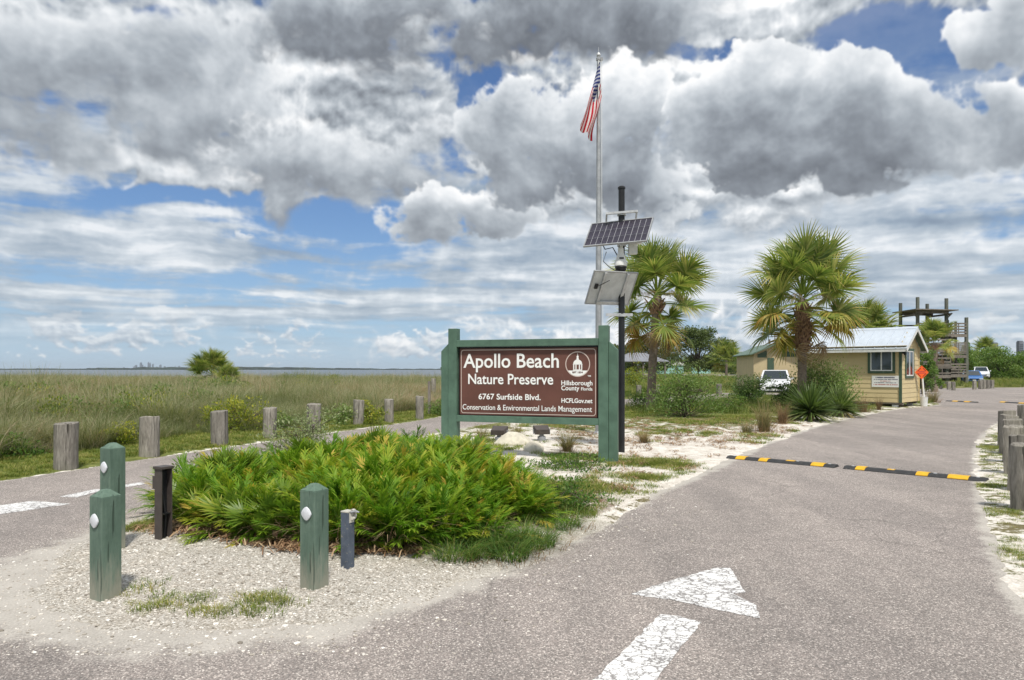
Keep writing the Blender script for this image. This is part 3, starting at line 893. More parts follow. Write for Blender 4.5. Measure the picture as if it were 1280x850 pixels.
def build_sign():
    A = Vector((-1.262, 12.60, 0)); B = Vector((1.755, 11.53, 0))
    L = (B - A).length
    rot = math.atan2(B.y - A.y, B.x - A.x)
    t = thing('entrance_sign', 'large brown entrance sign with white lettering in a green timber frame', 'sign', A, rot)
    gm = M['green']
    W, PW = 0.15, 0.165
    def post(name, x0, x1, top, y0, y1):
        return MB().box(((x0 + x1) / 2, (y0 + y1) / 2, (top - 0.2) / 2), (x1 - x0, y1 - y0, top + 0.2)).build(name, gm, t, bevel=0.008)
    for s in (0, 1):
        mx = (lambda x: x) if s == 0 else (lambda x: L - x)
        a, b = sorted((mx(W), mx(W + PW)))
        post('post', a, b, 2.335, -0.075, 0.085)
        # side board with a sloped head
        o0, o1 = mx(0.0), mx(W - 0.003)
        poly = [(o0, -0.2), (o1, -0.2), (o1, 2.07), (o0, 1.93)]
        MB().prism(poly, 1, -0.05, 0.06).build('side_board', gm, t, bevel=0.006)
    x0, x1 = W + PW + 0.002, L - W - PW - 0.002
    for (z0, z1) in ((2.005, 2.125), (0.675, 0.785)):
        MB().box(((x0 + x1) / 2, -0.01, (z0 + z1) / 2), (x1 - x0, 0.15, z1 - z0)).build('rail', gm, t, bevel=0.006)
    MB().box(((x0 + x1) / 2, 0.03, 1.395), (x1 - x0, 0.03, 1.216)).build('shade_backing', M['black'], t)  # backing painted black: its bare margin stands in for shadow under the rail
    px0, px1, pz0, pz1 = x0 + 0.035, x1 - 0.03, 0.80, 1.975
    pn = MB().box(((px0 + px1) / 2, 0.0, (pz0 + pz1) / 2), (px1 - px0, 0.02, pz1 - pz0)).build('panel', M['brown'], t)
    # rounded border line
    def rrect(a0, a1, b0, b1, r, n=6):
        out = []
        for (cx, cz, st) in ((a1 - r, b1 - r, 0), (a0 + r, b1 - r, 90), (a0 + r, b0 + r, 180), (a1 - r, b0 + r, 270)):
            out += [(cx + r * math.cos(R(st + 90 * k / n)), cz + r * math.sin(R(st + 90 * k / n))) for k in range(n + 1)]
        return out
    yf = -0.0125
    o = rrect(px0 + 0.022, px1 - 0.022, pz0 + 0.022, pz1 - 0.022, 0.05); i_ = rrect(px0 + 0.034, px1 - 0.034, pz0 + 0.034, pz1 - 0.034, 0.04)
    n = len(o)
    MB().add([(p[0], yf, p[1]) for p in o] + [(p[0], yf, p[1]) for p in i_], [(k, (k + 1) % n, n + (k + 1) % n, n + k) for k in range(n)]).build('border_line', M['border'], pn)
    Wp = px1 - px0; Hp = pz1 - pz0
    def X(u): return px0 + u * Wp
    def Z(v): return pz1 - v * Hp
    lt = M['letter']
    fit_text('lettering', 'Apollo Beach', X(.028), X(.735), Z(.288), Z(.085), 0.014, lt, pn, yf)
    fit_text('lettering', 'Nature Preserve', X(.065), X(.695), Z(.535), Z(.385), 0.013, lt, pn, yf)
    fit_text('lettering', '6767 Surfside Blvd.', X(.145), X(.605), Z(.765), Z(.683), 0.016, lt, pn, yf)
    fit_text('lettering', 'Conservation & Environmental Lands Management', X(.022), X(.965), Z(.925), Z(.845), 0.004, M['letter'], pn, yf)
    fit_text('lettering', 'Hillsborough', X(.752), X(.968), Z(.543), Z(.478), 0.016, lt, pn, yf)
    fit_text('lettering', 'County', X(.752), X(.878), Z(.617), Z(.552), 0.016, lt, pn, yf)
    fit_text('lettering', 'Florida', X(.89), X(.968), Z(.617), Z(.573), 0.016, lt, pn, yf)
    fit_text('lettering', 'HCFLGov.net', X(.753), X(.968), Z(.797), Z(.735), 0.022, lt, pn, yf)
    fit_text('lettering', 'TM', X(.935), X(.957), Z(.422), Z(.400), 0.02, lt, pn, yf)
    # county emblem: ring, domed building, base with the year
    cx, cz = X(.866), Z(.235); r = 0.215
    cz = Z(.24)
    n = 40
    ring = MB()
    pts = [(math.cos(2 * PI * k / n), math.sin(2 * PI * k / n)) for k in range(n)]
    ring.add([(cx + p[0] * r, yf, cz + p[1] * r) for p in pts] + [(cx + p[0] * (r - .016), yf, cz + p[1] * (r - .016)) for p in pts], [(k, (k + 1) % n, n + (k + 1) % n, n + k) for k in range(n)])
    ring.build('emblem_ring', M['border'], pn)
    d = MB()
    def flat(poly, y=yf - 0.001):
        d.add([(cx + p[0] * r, y, cz + p[1] * r) for p in poly], [tuple(range(len(poly)))])
    arc = [(math.cos(R(a)) * .93, math.sin(R(a)) * .93) for a in range(213, 328, 6)]
    flat(arc)
    flat([(-.37, -.50), (-.37, -.42), (.37, -.42), (.37, -.50)])
    for a in (-.36, -.18, .10, .28):
        flat([(a, -.44), (a, .0), (a + .09, .0), (a + .09, -.44)])
    flat([(-.40, -.04)] + [(math.cos(R(a)) * .36, .02 + math.sin(R(a)) * .34) for a in range(180, -1, -12)] + [(.40, -.04)])
    flat([(-.10, .34), (-.07, .55), (-.09, .60), (0, .72), (.09, .60), (.07, .55), (.10, .34)])
    flat([(-.02, .70), (0, .93), (.02, .70)])
    d.build('emblem_building', lt, pn)
    fit_text('emblem_year', 'EST 1834', cx - r * .42, cx + r * .42, cz - r * .70, cz - r * .58, 0.02, M['brown'], pn, yf - 0.002)
    return t
build_sign()

# ================================================================ flagpole and flag
FP = (2.09, 16.8)
def build_flagpole():
    t = thing('flagpole', 'tall silver flagpole standing behind the entrance sign', 'flagpole', (*FP, 0))
    MB().tube([(0, 0, -0.2), (0, 0, 2.0), (0, 0, 5.0), (0, 0, 9.05)], [0.078, 0.078, 0.064, 0.042], 14).build('pole', M['steel'], t, smooth=True)
    MB().lathe([(0.08, 0.0), (0.15, 0.02), (0.15, 0.06), (0.09, 0.12), (0.082, 0.12)], 16).build('base_collar', M['steel'], t, smooth=True)
    MB().lathe([(0.045, 9.05), (0.06, 9.06), (0.06, 9.12), (0.03, 9.15)], 12).box((0.055, 0, 9.10), (0.10, 0.05, 0.06)).build('truck', M['grey_plastic'], t)
    MB().lathe([(0.008, 9.14), (0.05, 9.17), (0.055, 9.20), (0.03, 9.245), (0.006, 9.26), (0.004, 9.38)], 10).build('finial', M['galv'], t, smooth=True)
    MB().tube([(0.075, -0.03, 9.08), (0.07, -0.05, 6.0), (0.095, -0.05, 3.0), (0.098, -0.07, 1.3)], 0.006, 5).build('halyard', M['white_worn'], t)
    MB().box((0.085, -0.06, 1.3), (0.03, 0.03, 0.14)).build('cleat', M['galv'], t)
build_flagpole()

def build_flag():
    t = MB()
    nu, nv = 60, 36
    s = 16.8 / FPX
    vs, uv = [], []
    for j in range(nv + 1):
        v = j / nv
        for i in range(nu + 1):
            u = i / nu
            # hoist runs down the pole, the fly hangs down and left in deep folds
            x0, z0 = 1.5 + 2.5 * v, -v * 44
            ax, az = -24 * u, -80 * u
            bx, bz = -11 * u, -53 * u
            w = v ** 1.1
            x = x0 + ax * (1 - w) + bx * w
            z = z0 + az * (1 - w) + bz * w
            g = math.sin(PI * min(1, u * 1.6) / 2)
            fold = math.sin(v * 9.5 + u * 3.2) * g
            x += fold * 2.0 * g + math.sin(u * 9 + v * 4) * 0.9 * u
            z += math.sin(v * 9.5 + u * 2.0 + 1.2) * 1.4 * g
            y = math.cos(v * 9.5 + u * 3.2) * 0.13 * g - 0.05 + 0.04 * math.sin(u * 7)
            vs.append((x * s, y, z * s)); uv.append((u, v))
    fs = [(j * (nu + 1) + i, j * (nu + 1) + i + 1, (j + 1) * (nu + 1) + i + 1, (j + 1) * (nu + 1) + i) for j in range(nv) for i in range(nu)]
    m, nt, b, out = new_mat('flag_cloth')
    fu, fv = attr(nt, 'fly'), attr(nt, 'hoist')
    stripe = nt.step(nt.math('MODULO', nt.math('FLOOR', fv * 13.0), 2.0), 0.4, 0.6)
    c = nt.mix(stripe, (0.52, 0.012, 0.03), (0.82, 0.82, 0.82))
    canton = nt.math('LESS_THAN', fu, 0.40) * nt.math('LESS_THAN', fv, 7 / 13)
    # staggered star field
    su = fu * (12 / 0.40); sv = fv * (10 / (7 / 13))
    q = nt.math('MODULO', nt.math('FLOOR', su + 0.5) + nt.math('FLOOR', sv + 0.5), 2.0)
    du = nt.math('SUBTRACT', su, nt.math('FLOOR', su + 0.5)); dv = nt.math('SUBTRACT', sv, nt.math('FLOOR', sv + 0.5))
    star = nt.math('LESS_THAN', nt.math('SQRT', du * du + dv * dv), 0.40) * nt.math('LESS_THAN', q, 0.5)
    blue = nt.mix(star, (0.02, 0.035, 0.19), (0.82, 0.82, 0.82))
    c = nt.mix(canton, c, blue)
    nt.link(c, b.inputs['Base Color']); b.inputs['Roughness'].default_value = 0.75
    tr = nt.node('ShaderNodeBsdfTranslucent'); nt.link(c, tr.inputs[0])
    mx = nt.node('ShaderNodeMixShader'); mx.inputs[0].default_value = 0.15
    nt.t.links.new(b.outputs[0], mx.inputs[1]); nt.t.links.new(tr.outputs[0], mx.inputs[2]); nt.t.links.new(mx.outputs[0], out.inputs[0])
    root = thing('flag', 'striped red and white flag with blue starred corner hanging limp from the pole', 'flag', (FP[0] - 0.02, FP[1] - 0.06, 9.0))
    me = bpy.data.meshes.new('cloth'); me.from_pydata(vs, [], fs)
    for nm, k in (('fly', 0), ('hoist', 1)):
        at = me.attributes.new(nm, 'FLOAT', 'POINT'); at.data.foreach_set('value', np.array([q_[k] for q_ in uv], dtype=np.float32))
    me.polygons.foreach_set('use_smooth', np.ones(len(me.polygons), dtype=bool))
    link_mesh('cloth', me, m, root)
    MB().tube([(0.012, -0.01, 0.03), (0.012, -0.01, -0.86)], 0.012, 6).build('heading_band', M['white'], root)
    for z in (0.0, -0.83):
        MB().tube([(0.012, -0.02, z), (0.05, -0.01, z + 0.01), (0.085, 0.03, z + 0.02)], 0.007, 5).build('snap_hook', M['galv'], root)
build_flag()

# ================================================================ solar camera pole
def build_solar_pole():
    d = 13.1
    X = (777 - 640) / FPX * d
    t = thing('solar_camera_pole', 'black steel pole carrying two solar panels and a white dome camera', 'pole', (X, d, 0))
    MB().tube([(0, 0, -0.2), (0, 0, 5.0)], [0.060, 0.060], 16).build('mast', M['black'], t, smooth=True)
    MB().lathe([(0.072, 5.0), (0.072, 5.03), (0.05, 5.05)], 16).build('mast_cap', M['black'], t)
    for z in (4.52, 3.94, 3.42, 2.62):
        MB().lathe([(0.074, z - 0.025), (0.084, z - 0.025), (0.084, z + 0.025), (0.074, z + 0.025)], 16).build('clamp', M['galv'], t)
    cell_me = MB().box((0, 0, 0), (0.082, 0.172, 0.004)).mesh('solar_cell')
    def panel(name, loc, az, tilt, w, h, cols, rows, roll=0.0):
        # local: x across, y up the slope, z out of the glass
        e = Euler((tilt, 0, az), 'XYZ')
        p = MB().box((0, 0, -0.012), (w, h, 0.006)).build(name, M['cell_gap'], t)
        p.location = loc; p.rotation_euler = e
        fr = MB()
        for sx in (-1, 1): fr.box((sx * (w / 2 + 0.010), 0, -0.012), (0.02, h + 0.04, 0.035))
        for sy in (-1, 1): fr.box((0, sy * (h / 2 + 0.010), -0.012), (w, 0.02, 0.035))
        fr.build('panel_frame', M['steel'], p)
        cw, ch = w / cols, h / rows
        for i in range(cols):
            for j in range(rows):
                piece('solar_cell', cell_me, M['cell'], p, (-w / 2 + (i + .5) * cw, -h / 2 + (j + .5) * ch, -0.006), scale=(cw * 0.93 / 0.082, ch * 0.95 / 0.172, 1))
        MB().box((0, 0, -0.020), (w, h, 0.004)).build('backsheet', M['backsheet'], p)
        return p
    # upper panel faces the camera, slightly left
    p1 = panel('solar_panel', (-0.10, -0.22, 4.15), R(-28), R(50), 1.18, 0.62, 11, 3)
    # lower panel faces away, its underside towards the camera
    p2 = panel('solar_panel', (-0.22, -0.16, 3.12), R(199), R(54), 0.86, 0.66, 9, 4)
    for sx in (-0.24, 0.22):
        MB().box((sx, 0, -0.045), (0.05, 0.66, 0.045)).build('rail', M['galv'], p2)
    MB().box((0.33, 0.04, -0.035), (0.06, 0.10, 0.03)).build('junction_box', M['black'], p2)
    MB().tube([(0.33, 0.04, -0.055), (0.22, 0.12, -0.07), (0.12, 0.2, -0.08)], 0.007, 5).build('cable', M['black'], p2)
    MB().box((0, -0.28, -0.06), (0.5, 0.05, 0.06)).build('cross_bar', M['galv'], p2)
    # brackets
    MB().beam((-0.30, -0.02, 4.53), (0.28, -0.14, 4.55), 0.05, 0.04).build('top_bracket', M['galv'], t)
    for sx in (-0.28, 0.26):
        MB().beam((sx, -0.06 - sx * 0.2, 4.53), (sx + 0.0, 0.02 - sx * 0.2, 4.40), 0.03, 0.03).build('top_strut', M['galv'], t)
    MB().beam((0, -0.05, 3.94), (-0.36, -0.20, 3.99), 0.03, 0.03).build('lower_strut', M['galv'], t)
    MB().beam((0, -0.05, 3.94), (0.30, -0.20, 3.99), 0.03, 0.03).build('lower_strut', M['galv'], t)
    MB().tube([(-0.42, -0.22, 3.98), (-0.33, -0.14, 3.84), (-0.18, -0.10, 3.88), (-0.08, -0.06, 3.72)], 0.010, 6).build('cable', M['black'], t)
    MB().tube([(-0.30, -0.10, 3.80), (-0.36, -0.12, 3.62), (-0.22, -0.08, 3.50), (-0.06, -0.06, 3.42)], 0.009, 6).build('cable', M['grey_plastic'], t)
    MB().box((0.20, -0.06, 3.86), (0.16, 0.12, 0.20)).build('equipment_box', M['white_worn'], t, bevel=0.01)
    MB().box((0.30, -0.10, 3.98), (0.12, 0.10, 0.07)).build('antenna_box', M['white'], t, bevel=0.01)
    MB().beam((-0.30, -0.03, 2.63), (0.20, -0.03, 2.63), 0.05, 0.05).build('lower_bracket', M['galv'], t)
    # dome camera on a short arm
    c = thing_part = MB().lathe([(0.02, 0.34), (0.05, 0.33), (0.055, 0.24), (0.10, 0.10), (0.118, 0.06), (0.118, 0.0), (0.108, -0.01)], 20).build('dome_camera', M['white'], t, smooth=True)
    c.location = (-0.05, -0.22, 3.52)
    MB().lathe([(0.105, -0.01), (0.112, -0.035), (0.10, -0.05)], 20).build('camera_ring', M['black'], c, smooth=True)
    MB().lathe([(0.10, -0.045), (0.098, -0.075), (0.07, -0.115), (0.02, -0.135)], 20).build('camera_dome', M['black'], c, smooth=True)
    MB().box((0, -0.088, 0.13), (0.08, 0.03, 0.028)).build('camera_band', M['black'], c)
    MB().beam((-0.05, -0.22, 3.87), (0, -0.03, 3.92), 0.045, 0.045).build('camera_arm', M['white_worn'], t)
build_solar_pole()

# ================================================================ bollards
def bollard(cx, cy, top, label, a=0.142, rot=-29.0):
    t = thing('bollard', label, 'bollard', (cx, cy, 0), R(rot), 'green wooden bollards on the island tip')
    h = a / 2
    mb = MB()
    b0 = [(-h, -h), (h, -h), (h, h), (-h, h)]
    vs = [(x, y, -0.25) for x, y in b0] + [(x, y, top - 0.045) for x, y in b0]
    mb.add(vs, [(0, 3, 2, 1), (0, 1, 5, 4), (1, 2, 6, 5), (2, 3, 7, 6), (3, 0, 4, 7), (4, 5, 6, 7)])
    mb.build('post', M['bollard'], t, bevel=0.006)
    cap = MB()
    e = h * 1.0
    cap.add([(-e, -e, top - 0.0445), (e, -e, top - 0.0445), (e, e, top - 0.0445), (-e, e, top - 0.0445), (-0.02, -0.02, top), (0.02, -0.02, top), (0.02, 0.02, top), (-0.02, 0.02, top)],
            [(0, 1, 5, 4), (1, 2, 6, 5), (2, 3, 7, 6), (3, 0, 4, 7), (4, 5, 6, 7), (0, 3, 2, 1)])
    cap.build('cap', M['bollard_cap'], t, bevel=0.003)
    # reflector on the face turned to the road
    n = 28
    rad = lambda a_: 0.047 / (abs(math.cos(a_)) ** 1.45 + abs(math.sin(a_)) ** 1.45) ** (1 / 1.45)
    mbr = MB()
    for (k, y) in ((1.0, -h - 0.004), (0.99, -h - 0.012), (0.82, -h - 0.016)):
        mbr.v += [(rad(2 * PI * i / n) * math.cos(2 * PI * i / n) * k, y, rad(2 * PI * i / n) * math.sin(2 * PI * i / n) * k * 1.05) for i in range(n)]
    for r_ in range(2):
        mbr.f += [(r_ * n + i, r_ * n + (i + 1) % n, (r_ + 1) * n + (i + 1) % n, (r_ + 1) * n + i) for i in range(n)]
    mbr.f.append(tuple(2 * n + i for i in range(n)))
    o = mbr.build('reflector', M['reflector'], t, smooth=True)
    o.location = (0.0, 0, top - 0.205)
    return t
def bollard_material(name, k):
    m, nt, b, out = new_mat(name)
    p = coords(nt)
    q = nt.vmath('MULTIPLY', p, (22, 22, 3.0))
    g = nt.noise(q, 1.0, 6, 0.62, 0.5); n = nt.noise(p, 9.0, 5, 0.6)
    c = nt.ramp(g * 0.6 + n * 0.4, [(0.3, (0.070 * k, 0.112 * k, 0.084 * k)), (0.52, (0.104 * k, 0.160 * k, 0.122 * k)), (0.72, (0.150 * k, 0.212 * k, 0.165 * k))])
    x, y, z = nt.sep(p)
    # splashed grime and bare wood near the foot, scuffs higher up
    foot = nt.step(z + (nt.noise(q, 1.6, 5, 0.65) - 0.5) * 0.6, 0.02, 0.34, 1.0, 0.0)
    c = nt.mix(foot * 0.7, c, (0.33, 0.31, 0.25))
    fade = nt.step(nt.noise(p, 5.0, 4, 0.6), 0.5, 0.72)
    c = nt.mix(fade * 0.35, c, (0.19, 0.26, 0.21))
    scuff = nt.step(nt.noise(nt.vmath('MULTIPLY', p, (30, 30, 9)), 1.0, 4, 0.6), 0.71, 0.75)
    c = nt.mix(scuff * 0.55, c, (0.30, 0.36, 0.31))
    crack = nt.step(nt.noise(nt.vmath('MULTIPLY', p, (34, 34, 1.3)), 1.0, 2, 0.5), 0.655, 0.675)
    c = nt.mix(crack * 0.75, c, (0.03, 0.05, 0.035))
    nt.link(c, b.inputs['Base Color']); b.inputs['Roughness'].default_value = 0.6
    b.inputs['Specular IOR Level'].default_value = 0.3
    bump(nt, b, g * 0.8 - crack * 0.9, 0.8, 0.008)
    return m
M['bollard'] = bollard_material('green_bollard', 1.0)
M['bollard_cap'] = bollard_material('green_bollard_cap', 1.12)
bollard(-2.82, 4.83, 0.77, 'green wooden bollard nearest the left road, in front of a taller one')
bollard(-3.47, 6.05, 0.965, 'taller green wooden bollard half hidden behind the front left one')
bollard(-1.425, 5.02, 0.78, 'green wooden bollard beside the short grey broken lamp post')

def bronze_post():
    t = thing('light_bollard', 'dark bronze bollard light with an open hollow side, left of the leafy mound', 'light bollard', (-3.17, 6.33, 0), R(-31))
    w, h, th = 0.105, 0.70, 0.008
    # hollow channel open on the right-hand (+x) side
    MB().box((-w / 2 + th / 2, 0, h / 2 - 0.1), (th, w, h + 0.2)).build('back_plate', M['dark_brown'], t)
    for s in (-1, 1):
        MB().box((th / 2, s * (w / 2 - th / 2), h / 2 - 0.1), (w - th, th, h + 0.2)).build('side_plate', M['dark_brown'], t)
    MB().box((0, 0, h + 0.012), (w + 0.022, w + 0.022, 0.024)).build('cap', M['dark_brown'], t, bevel=0.004)
    MB().box((0, 0, h * 0.42), (w - 2 * th - 0.004, w - 2 * th - 0.004, 0.012)).build('inner_shelf', M['black'], t)
    MB().box((-0.02, 0, h * 0.5 - .05), (0.012, w - 2 * th - 0.006, h + .05)).build('inner_shade', M['black'], t)  # black sheet standing in for the shade inside the hollow
    MB().tube([(0.01, 0.0, 0.0), (0.02, 0.01, 0.25), (0.0, -0.01, 0.5)], 0.008, 6).build('wire', M['black'], t)
    MB().box((-w / 2 - 0.020, -0.022, h * 0.82), (0.040, 0.055, 0.12)).build('switch_box', M['dark_brown'], t, bevel=0.004)
bronze_post()

def slate_post():
    t = thing('broken_light_post', 'short slate grey light post with its pale lamp head broken off', 'light post', (-1.292, 5.47, 0), R(-29))
    a = 0.075
    MB().box((0, 0, 0.13), (a, a, 0.70)).build('post', M['slate'], t, bevel=0.004)
    MB().box((0, 0, 0.487), (a + 0.002, a + 0.002, 0.012)).build('top_plate', M['bone'], t, bevel=0.003)
    # remains of the lamp head: bracket tab and half a ring
    MB().box((0.041, 0.0, 0.44), (0.008, 0.050, 0.075)).build('bracket', M['bone'], t, bevel=0.002)
    ring = MB()
    pts = [(0.055 + 0.0, 0.030 * math.cos(a_) , 0.468 + 0.032 * math.sin(a_)) for a_ in [R(x) for x in range(-110, 130, 20)]]
    ring.tube(pts, 0.013, 7)
    ring.build('broken_lamp_ring', M['bone'], t, smooth=True)
    MB().tube([(0.045, -0.01, 0.485), (0.085, 0.0, 0.495), (0.11, 0.01, 0.487)], [0.012, 0.010, 0.005], 6).build('lamp_stub', M['grey_plastic'], t, smooth=True)
slate_post()

# ================================================================ timber posts
def timber_mesh(seed, h, r, square=False):
    rng = random.Random(seed)
    n = 14
    prof = [-0.3, 0.0, h * 0.4, h * 0.8, h - 0.012, h]
    vs = []
    sq = 3.4 if square else 2.1
    ph = rng.uniform(0, 6)
    tilt = (rng.uniform(-.02, .02), rng.uniform(-.02, .02))
    for i, z in enumerate(prof):
        for k in range(n):
            a = 2 * PI * k / n
            rr = r / (abs(math.cos(a)) ** sq + abs(math.sin(a)) ** sq) ** (1 / sq) * (1 + 0.035 * math.sin(3 * a + ph) + rng.uniform(-.02, .02))
            if i == 5: rr *= 0.90
            zz = z + (rng.uniform(-.008, .008) + 0.012 * math.cos(a + ph) if i >= 4 else 0)
            vs.append((rr * math.cos(a) + tilt[0] * z, rr * math.sin(a) + tilt[1] * z, zz))
    fs = [(i * n + k, i * n + (k + 1) % n, (i + 1) * n + (k + 1) % n, (i + 1) * n + k) for i in range(len(prof) - 1) for k in range(n)]
    c = len(vs); vs.append((tilt[0] * h, tilt[1] * h, h - rng.uniform(0, .01)))
    fs += [((len(prof) - 1) * n + k, (len(prof) - 1) * n + (k + 1) % n, c) for k in range(n)]
    return MB().add(vs, fs).mesh('timber_post', smooth=True)
def timber(px, py, top_py, label, group, w_px, seed, square=False, mat='post_wood'):
    x, y = G(px, py)
    h = (py - top_py) / FPX * y
    o = link_mesh('timber_post', timber_mesh(seed, h, w_px * y / FPX / 2, square), M[mat])
    o.location = (x, y + 0.1, 0)
    o.rotation_euler = (0, 0, random.Random(seed).uniform(-.3, .3))
    return tag(o, label, 'post', group)
LEFT = [(77, 588, 529, 27, 'grey timber post nearest the camera in the row along the left road'),
        (183, 572, 521, 23, 'second timber post from the left, streaked bark, behind the tall green bollard'),
        (272, 558, 514, 20, 'third timber post from the left, pale square top, before the yellow-green shrub'),
        (335, 549, 510, 16, 'slim timber post at the right end of the yellow-green shrub'),
        (391, 541, 505, 17, 'fifth timber post from the left along the left road'),
        (447, 533, 500, 13.5, 'sixth timber post from the left, above the leafy mound'),
        (486, 529, 499, 11.5, 'seventh timber post from the left along the left road'),
        (524, 524.5, 495.5, 10, 'last timber post before the thin tall stake near the sign')]
for i, (px, py, tp, w, lab) in enumerate(LEFT):
    timber(px, py, tp, lab, 'timber posts along the left road', w, 20 + i, i in (2, 3, 4))
st = MB().box((0, 0, 0.45), (0.09, 0.09, 1.5)).build('timber_stake', M['deck_wood'], bevel=0.006)
x, y = G(536.5, 520); st.location = (x, y, 0)
tag(st, 'tall thin brown timber stake left of the entrance sign', 'stake')
timber(541.5, 503, 473, 'distant grey post right behind the thin tall stake', 'timber posts along the left road', 6.0, 44)
BACK = [(799, 496, 481.5, 'pale post left of the palm trunk behind the entrance sign'), (822, 494.5, 481, 'pale post just right of the palm trunk behind the entrance sign'),
        (899.5, 494, 480, 'pale post left of the dark round shrub across the back road')]
for i, (px, py, tp, lab) in enumerate(BACK):
    timber(px, py, tp, lab, 'timber posts across the back road', 6.2, 50 + i, True)
RIGHT = [(5.80, 7.85, .76, 'timber post at the right frame edge nearest the camera'), (6.65, 9.1, .75, 'second nearest timber post of the row by the right verge'),
         (7.58, 10.5, .75, 'third timber post of the right row, pale and square'), (8.48, 11.8, .76, 'fourth timber post of the row by the right verge'),
         (9.28, 13.0, .75, 'fifth timber post of the row by the right verge'), (10.15, 14.3, .76, 'sixth timber post of the right row, leftmost in the photograph'),
         (11.8, 16.0, .80, 'seventh timber post of the right row, taller than the rest'), (13.2, 17.6, .76, 'farthest timber post of the row by the right verge')]
for i, (x, y, h, lab) in enumerate(RIGHT):
    o = link_mesh('timber_post', timber_mesh(70 + i, h, 0.135, True), M['post_wood'])
    o.location = (x, y, 0.0); o.rotation_euler = (0, 0, 0.5 + 0.2 * i)
    tag(o, lab, 'post', 'timber posts along the right verge')
FAR = [(1187, 487, 477), (1193, 488, 477.5), (1219, 487, 476), (1226.5, 486.5, 475), (1231, 486.3, 474.5), (1236, 486, 475), (1241, 485.5, 475)]
FLAB = ['low grey post under the palm by the tower', 'low grey post at the rail end left of the blue car', 'pale post in front of the blue car, left of the cluster',
        'first of the clustered grey posts right of the blue car', 'second of the clustered grey posts right of the blue car', 'third of the clustered grey posts right of the blue car', 'last of the clustered grey posts right of the blue car']
for i, (px, py, tp) in enumerate(FAR):
    timber(px, py, tp, FLAB[i], 'timber posts before the tower', 4.2, 90 + i, True)

# ================================================================ speed bumps
def speed_bump(a, b, label, nyel, ngrp, seed=0):
    a, b = Vector((*a, 0)), Vector((*b, 0))
    L = (b - a).length
    t = thing('speed_bump', label, 'speed bump', a, math.atan2((b - a).y, (b - a).x), 'black and yellow speed bumps on the road')
    prof = [(-0.13, 0.0), (-0.125, 0.012), (-0.05, 0.044), (0.05, 0.044), (0.125, 0.012), (0.13, 0.0)]
    rng = random.Random(seed)
    MB().prism(prof, 0, 0.0, L).build('rubber_body', M['rubber'], t, bevel=0.004)
    for (u, w, full) in nyel:
        s = 1.03
        pr = [(y * s * (1 if full else 0.75), z * 1.06 + 0.004) for (y, z) in prof[1:-1]]
        pr = [(-pr[0][0] * -1, 0.006)] + pr + [(pr[-1][0], 0.006)]
        x0, x1 = u * L - w / 2, u * L + w / 2
        vs, fs = [], []
        n = len(pr)
        for (xx, sc) in ((x0, 0.0), (x1, 1.0)):
            vs += [(xx, p[0], p[1]) for p in pr]
        fs = [(i, i + 1, n + i + 1, n + i) for i in range(n - 1)] + [tuple(range(n - 1, -1, -1)), tuple(range(n, 2 * n))]
        MB().add(vs, fs).build('yellow_inlay', M['yellow'], t)
    for u in (0.06, 0.36, 0.66, 0.94):
        MB().lathe([(0.025, 0.0442), (0.025, 0.050), (0.018, 0.052)], 10, (u * L, 0, 0)).build('bolt_head', M['galv'], t)
speed_bump((3.93, 12.62), (5.32, 11.40), 'speed bump running from the sand edge to the middle of the road', [(0.14, .17, 1), (0.36, .15, 1), (0.60, .14, 0), (0.85, .20, 1)], 0)
speed_bump((5.42, 11.31), (6.82, 9.98), 'speed bump reaching to the grassy right verge', [(0.13, .14, 1), (0.35, .10, 0), (0.58, .16, 1), (0.82, .26, 1)], 0)
speed_bump(G(1184, 501.5), G(1221, 503.3), 'distant speed bump in the road right of the booth', [(0.32, .3, 1), (0.72, .3, 1)], 0)
speed_bump(G(1252, 503.0), G(1286, 505.0), 'distant speed bump at the right frame edge', [(0.1, .3, 1), (0.8, .3, 1)], 0)

# ================================================================ road paint
def crack_paint():
    m, nt, b, out = new_mat('cracked_road_paint')
    p = world_pos(nt)
    w = nt.vmath('SCALE', nt.vmath('SUBTRACT', nt.noise(p, 11.0, 5, 0.68, out=1), (0.5, 0.5, 0.5)), scale=0.15)
    q = nt.vmath('MULTIPLY', nt.vmath('ADD', p, w), (0.6, 1.0, 1.0))
    e = nt.voro(q, 17.0, feature='DISTANCE_TO_EDGE')
    n2 = nt.noise(p, 4.0, 4, 0.6); n3 = nt.noise(p, 45.0, 4, 0.65)
    crack = nt.step(e + (n3 - 0.5) * 0.07 + (n2 - 0.5) * 0.20, 0.05, 0.085, 1.0, 0.0)
    chip = nt.step(n3 * 0.6 + n2 * 0.4, 0.60, 0.63)
    c = nt.mix(nt.step(n2, 0.3, 0.7), (0.66, 0.655, 0.645), (0.78, 0.775, 0.765))
    c = nt.mix((crack * 0.85).max(chip * 0.9), c, (0.17, 0.155, 0.15))
    nt.link(c, b.inputs['Base Color']); b.inputs['Roughness'].default_value = 0.7
    return m
M['road_paint'] = crack_paint()
def marking(pts, name, label, parent=None):
    g = [G(*p) for p in pts]
    cx = sum(p[0] for p in g) / len(g); cy = sum(p[1] for p in g) / len(g)
    rng = random.Random(len(label))
    # ragged outline
    out = []
    for a, b in zip(g, g[1:] + g[:1]):
        n = max(2, int(math.hypot(b[0] - a[0], b[1] - a[1]) / 0.05))
        for k in range(n):
            j = 0.009 if k else 0.0
            out.append((a[0] + (b[0] - a[0]) * k / n - cx + rng.uniform(-j, j), a[1] + (b[1] - a[1]) * k / n - cy + rng.uniform(-j, j)))
    o = MB().prism(out, 2, 0.0015, 0.0045).build(name, M['road_paint'])
    o.location = (cx, cy, 0.0)
    if parent is None: tag(o, label, 'road marking')
    else: o.parent = parent
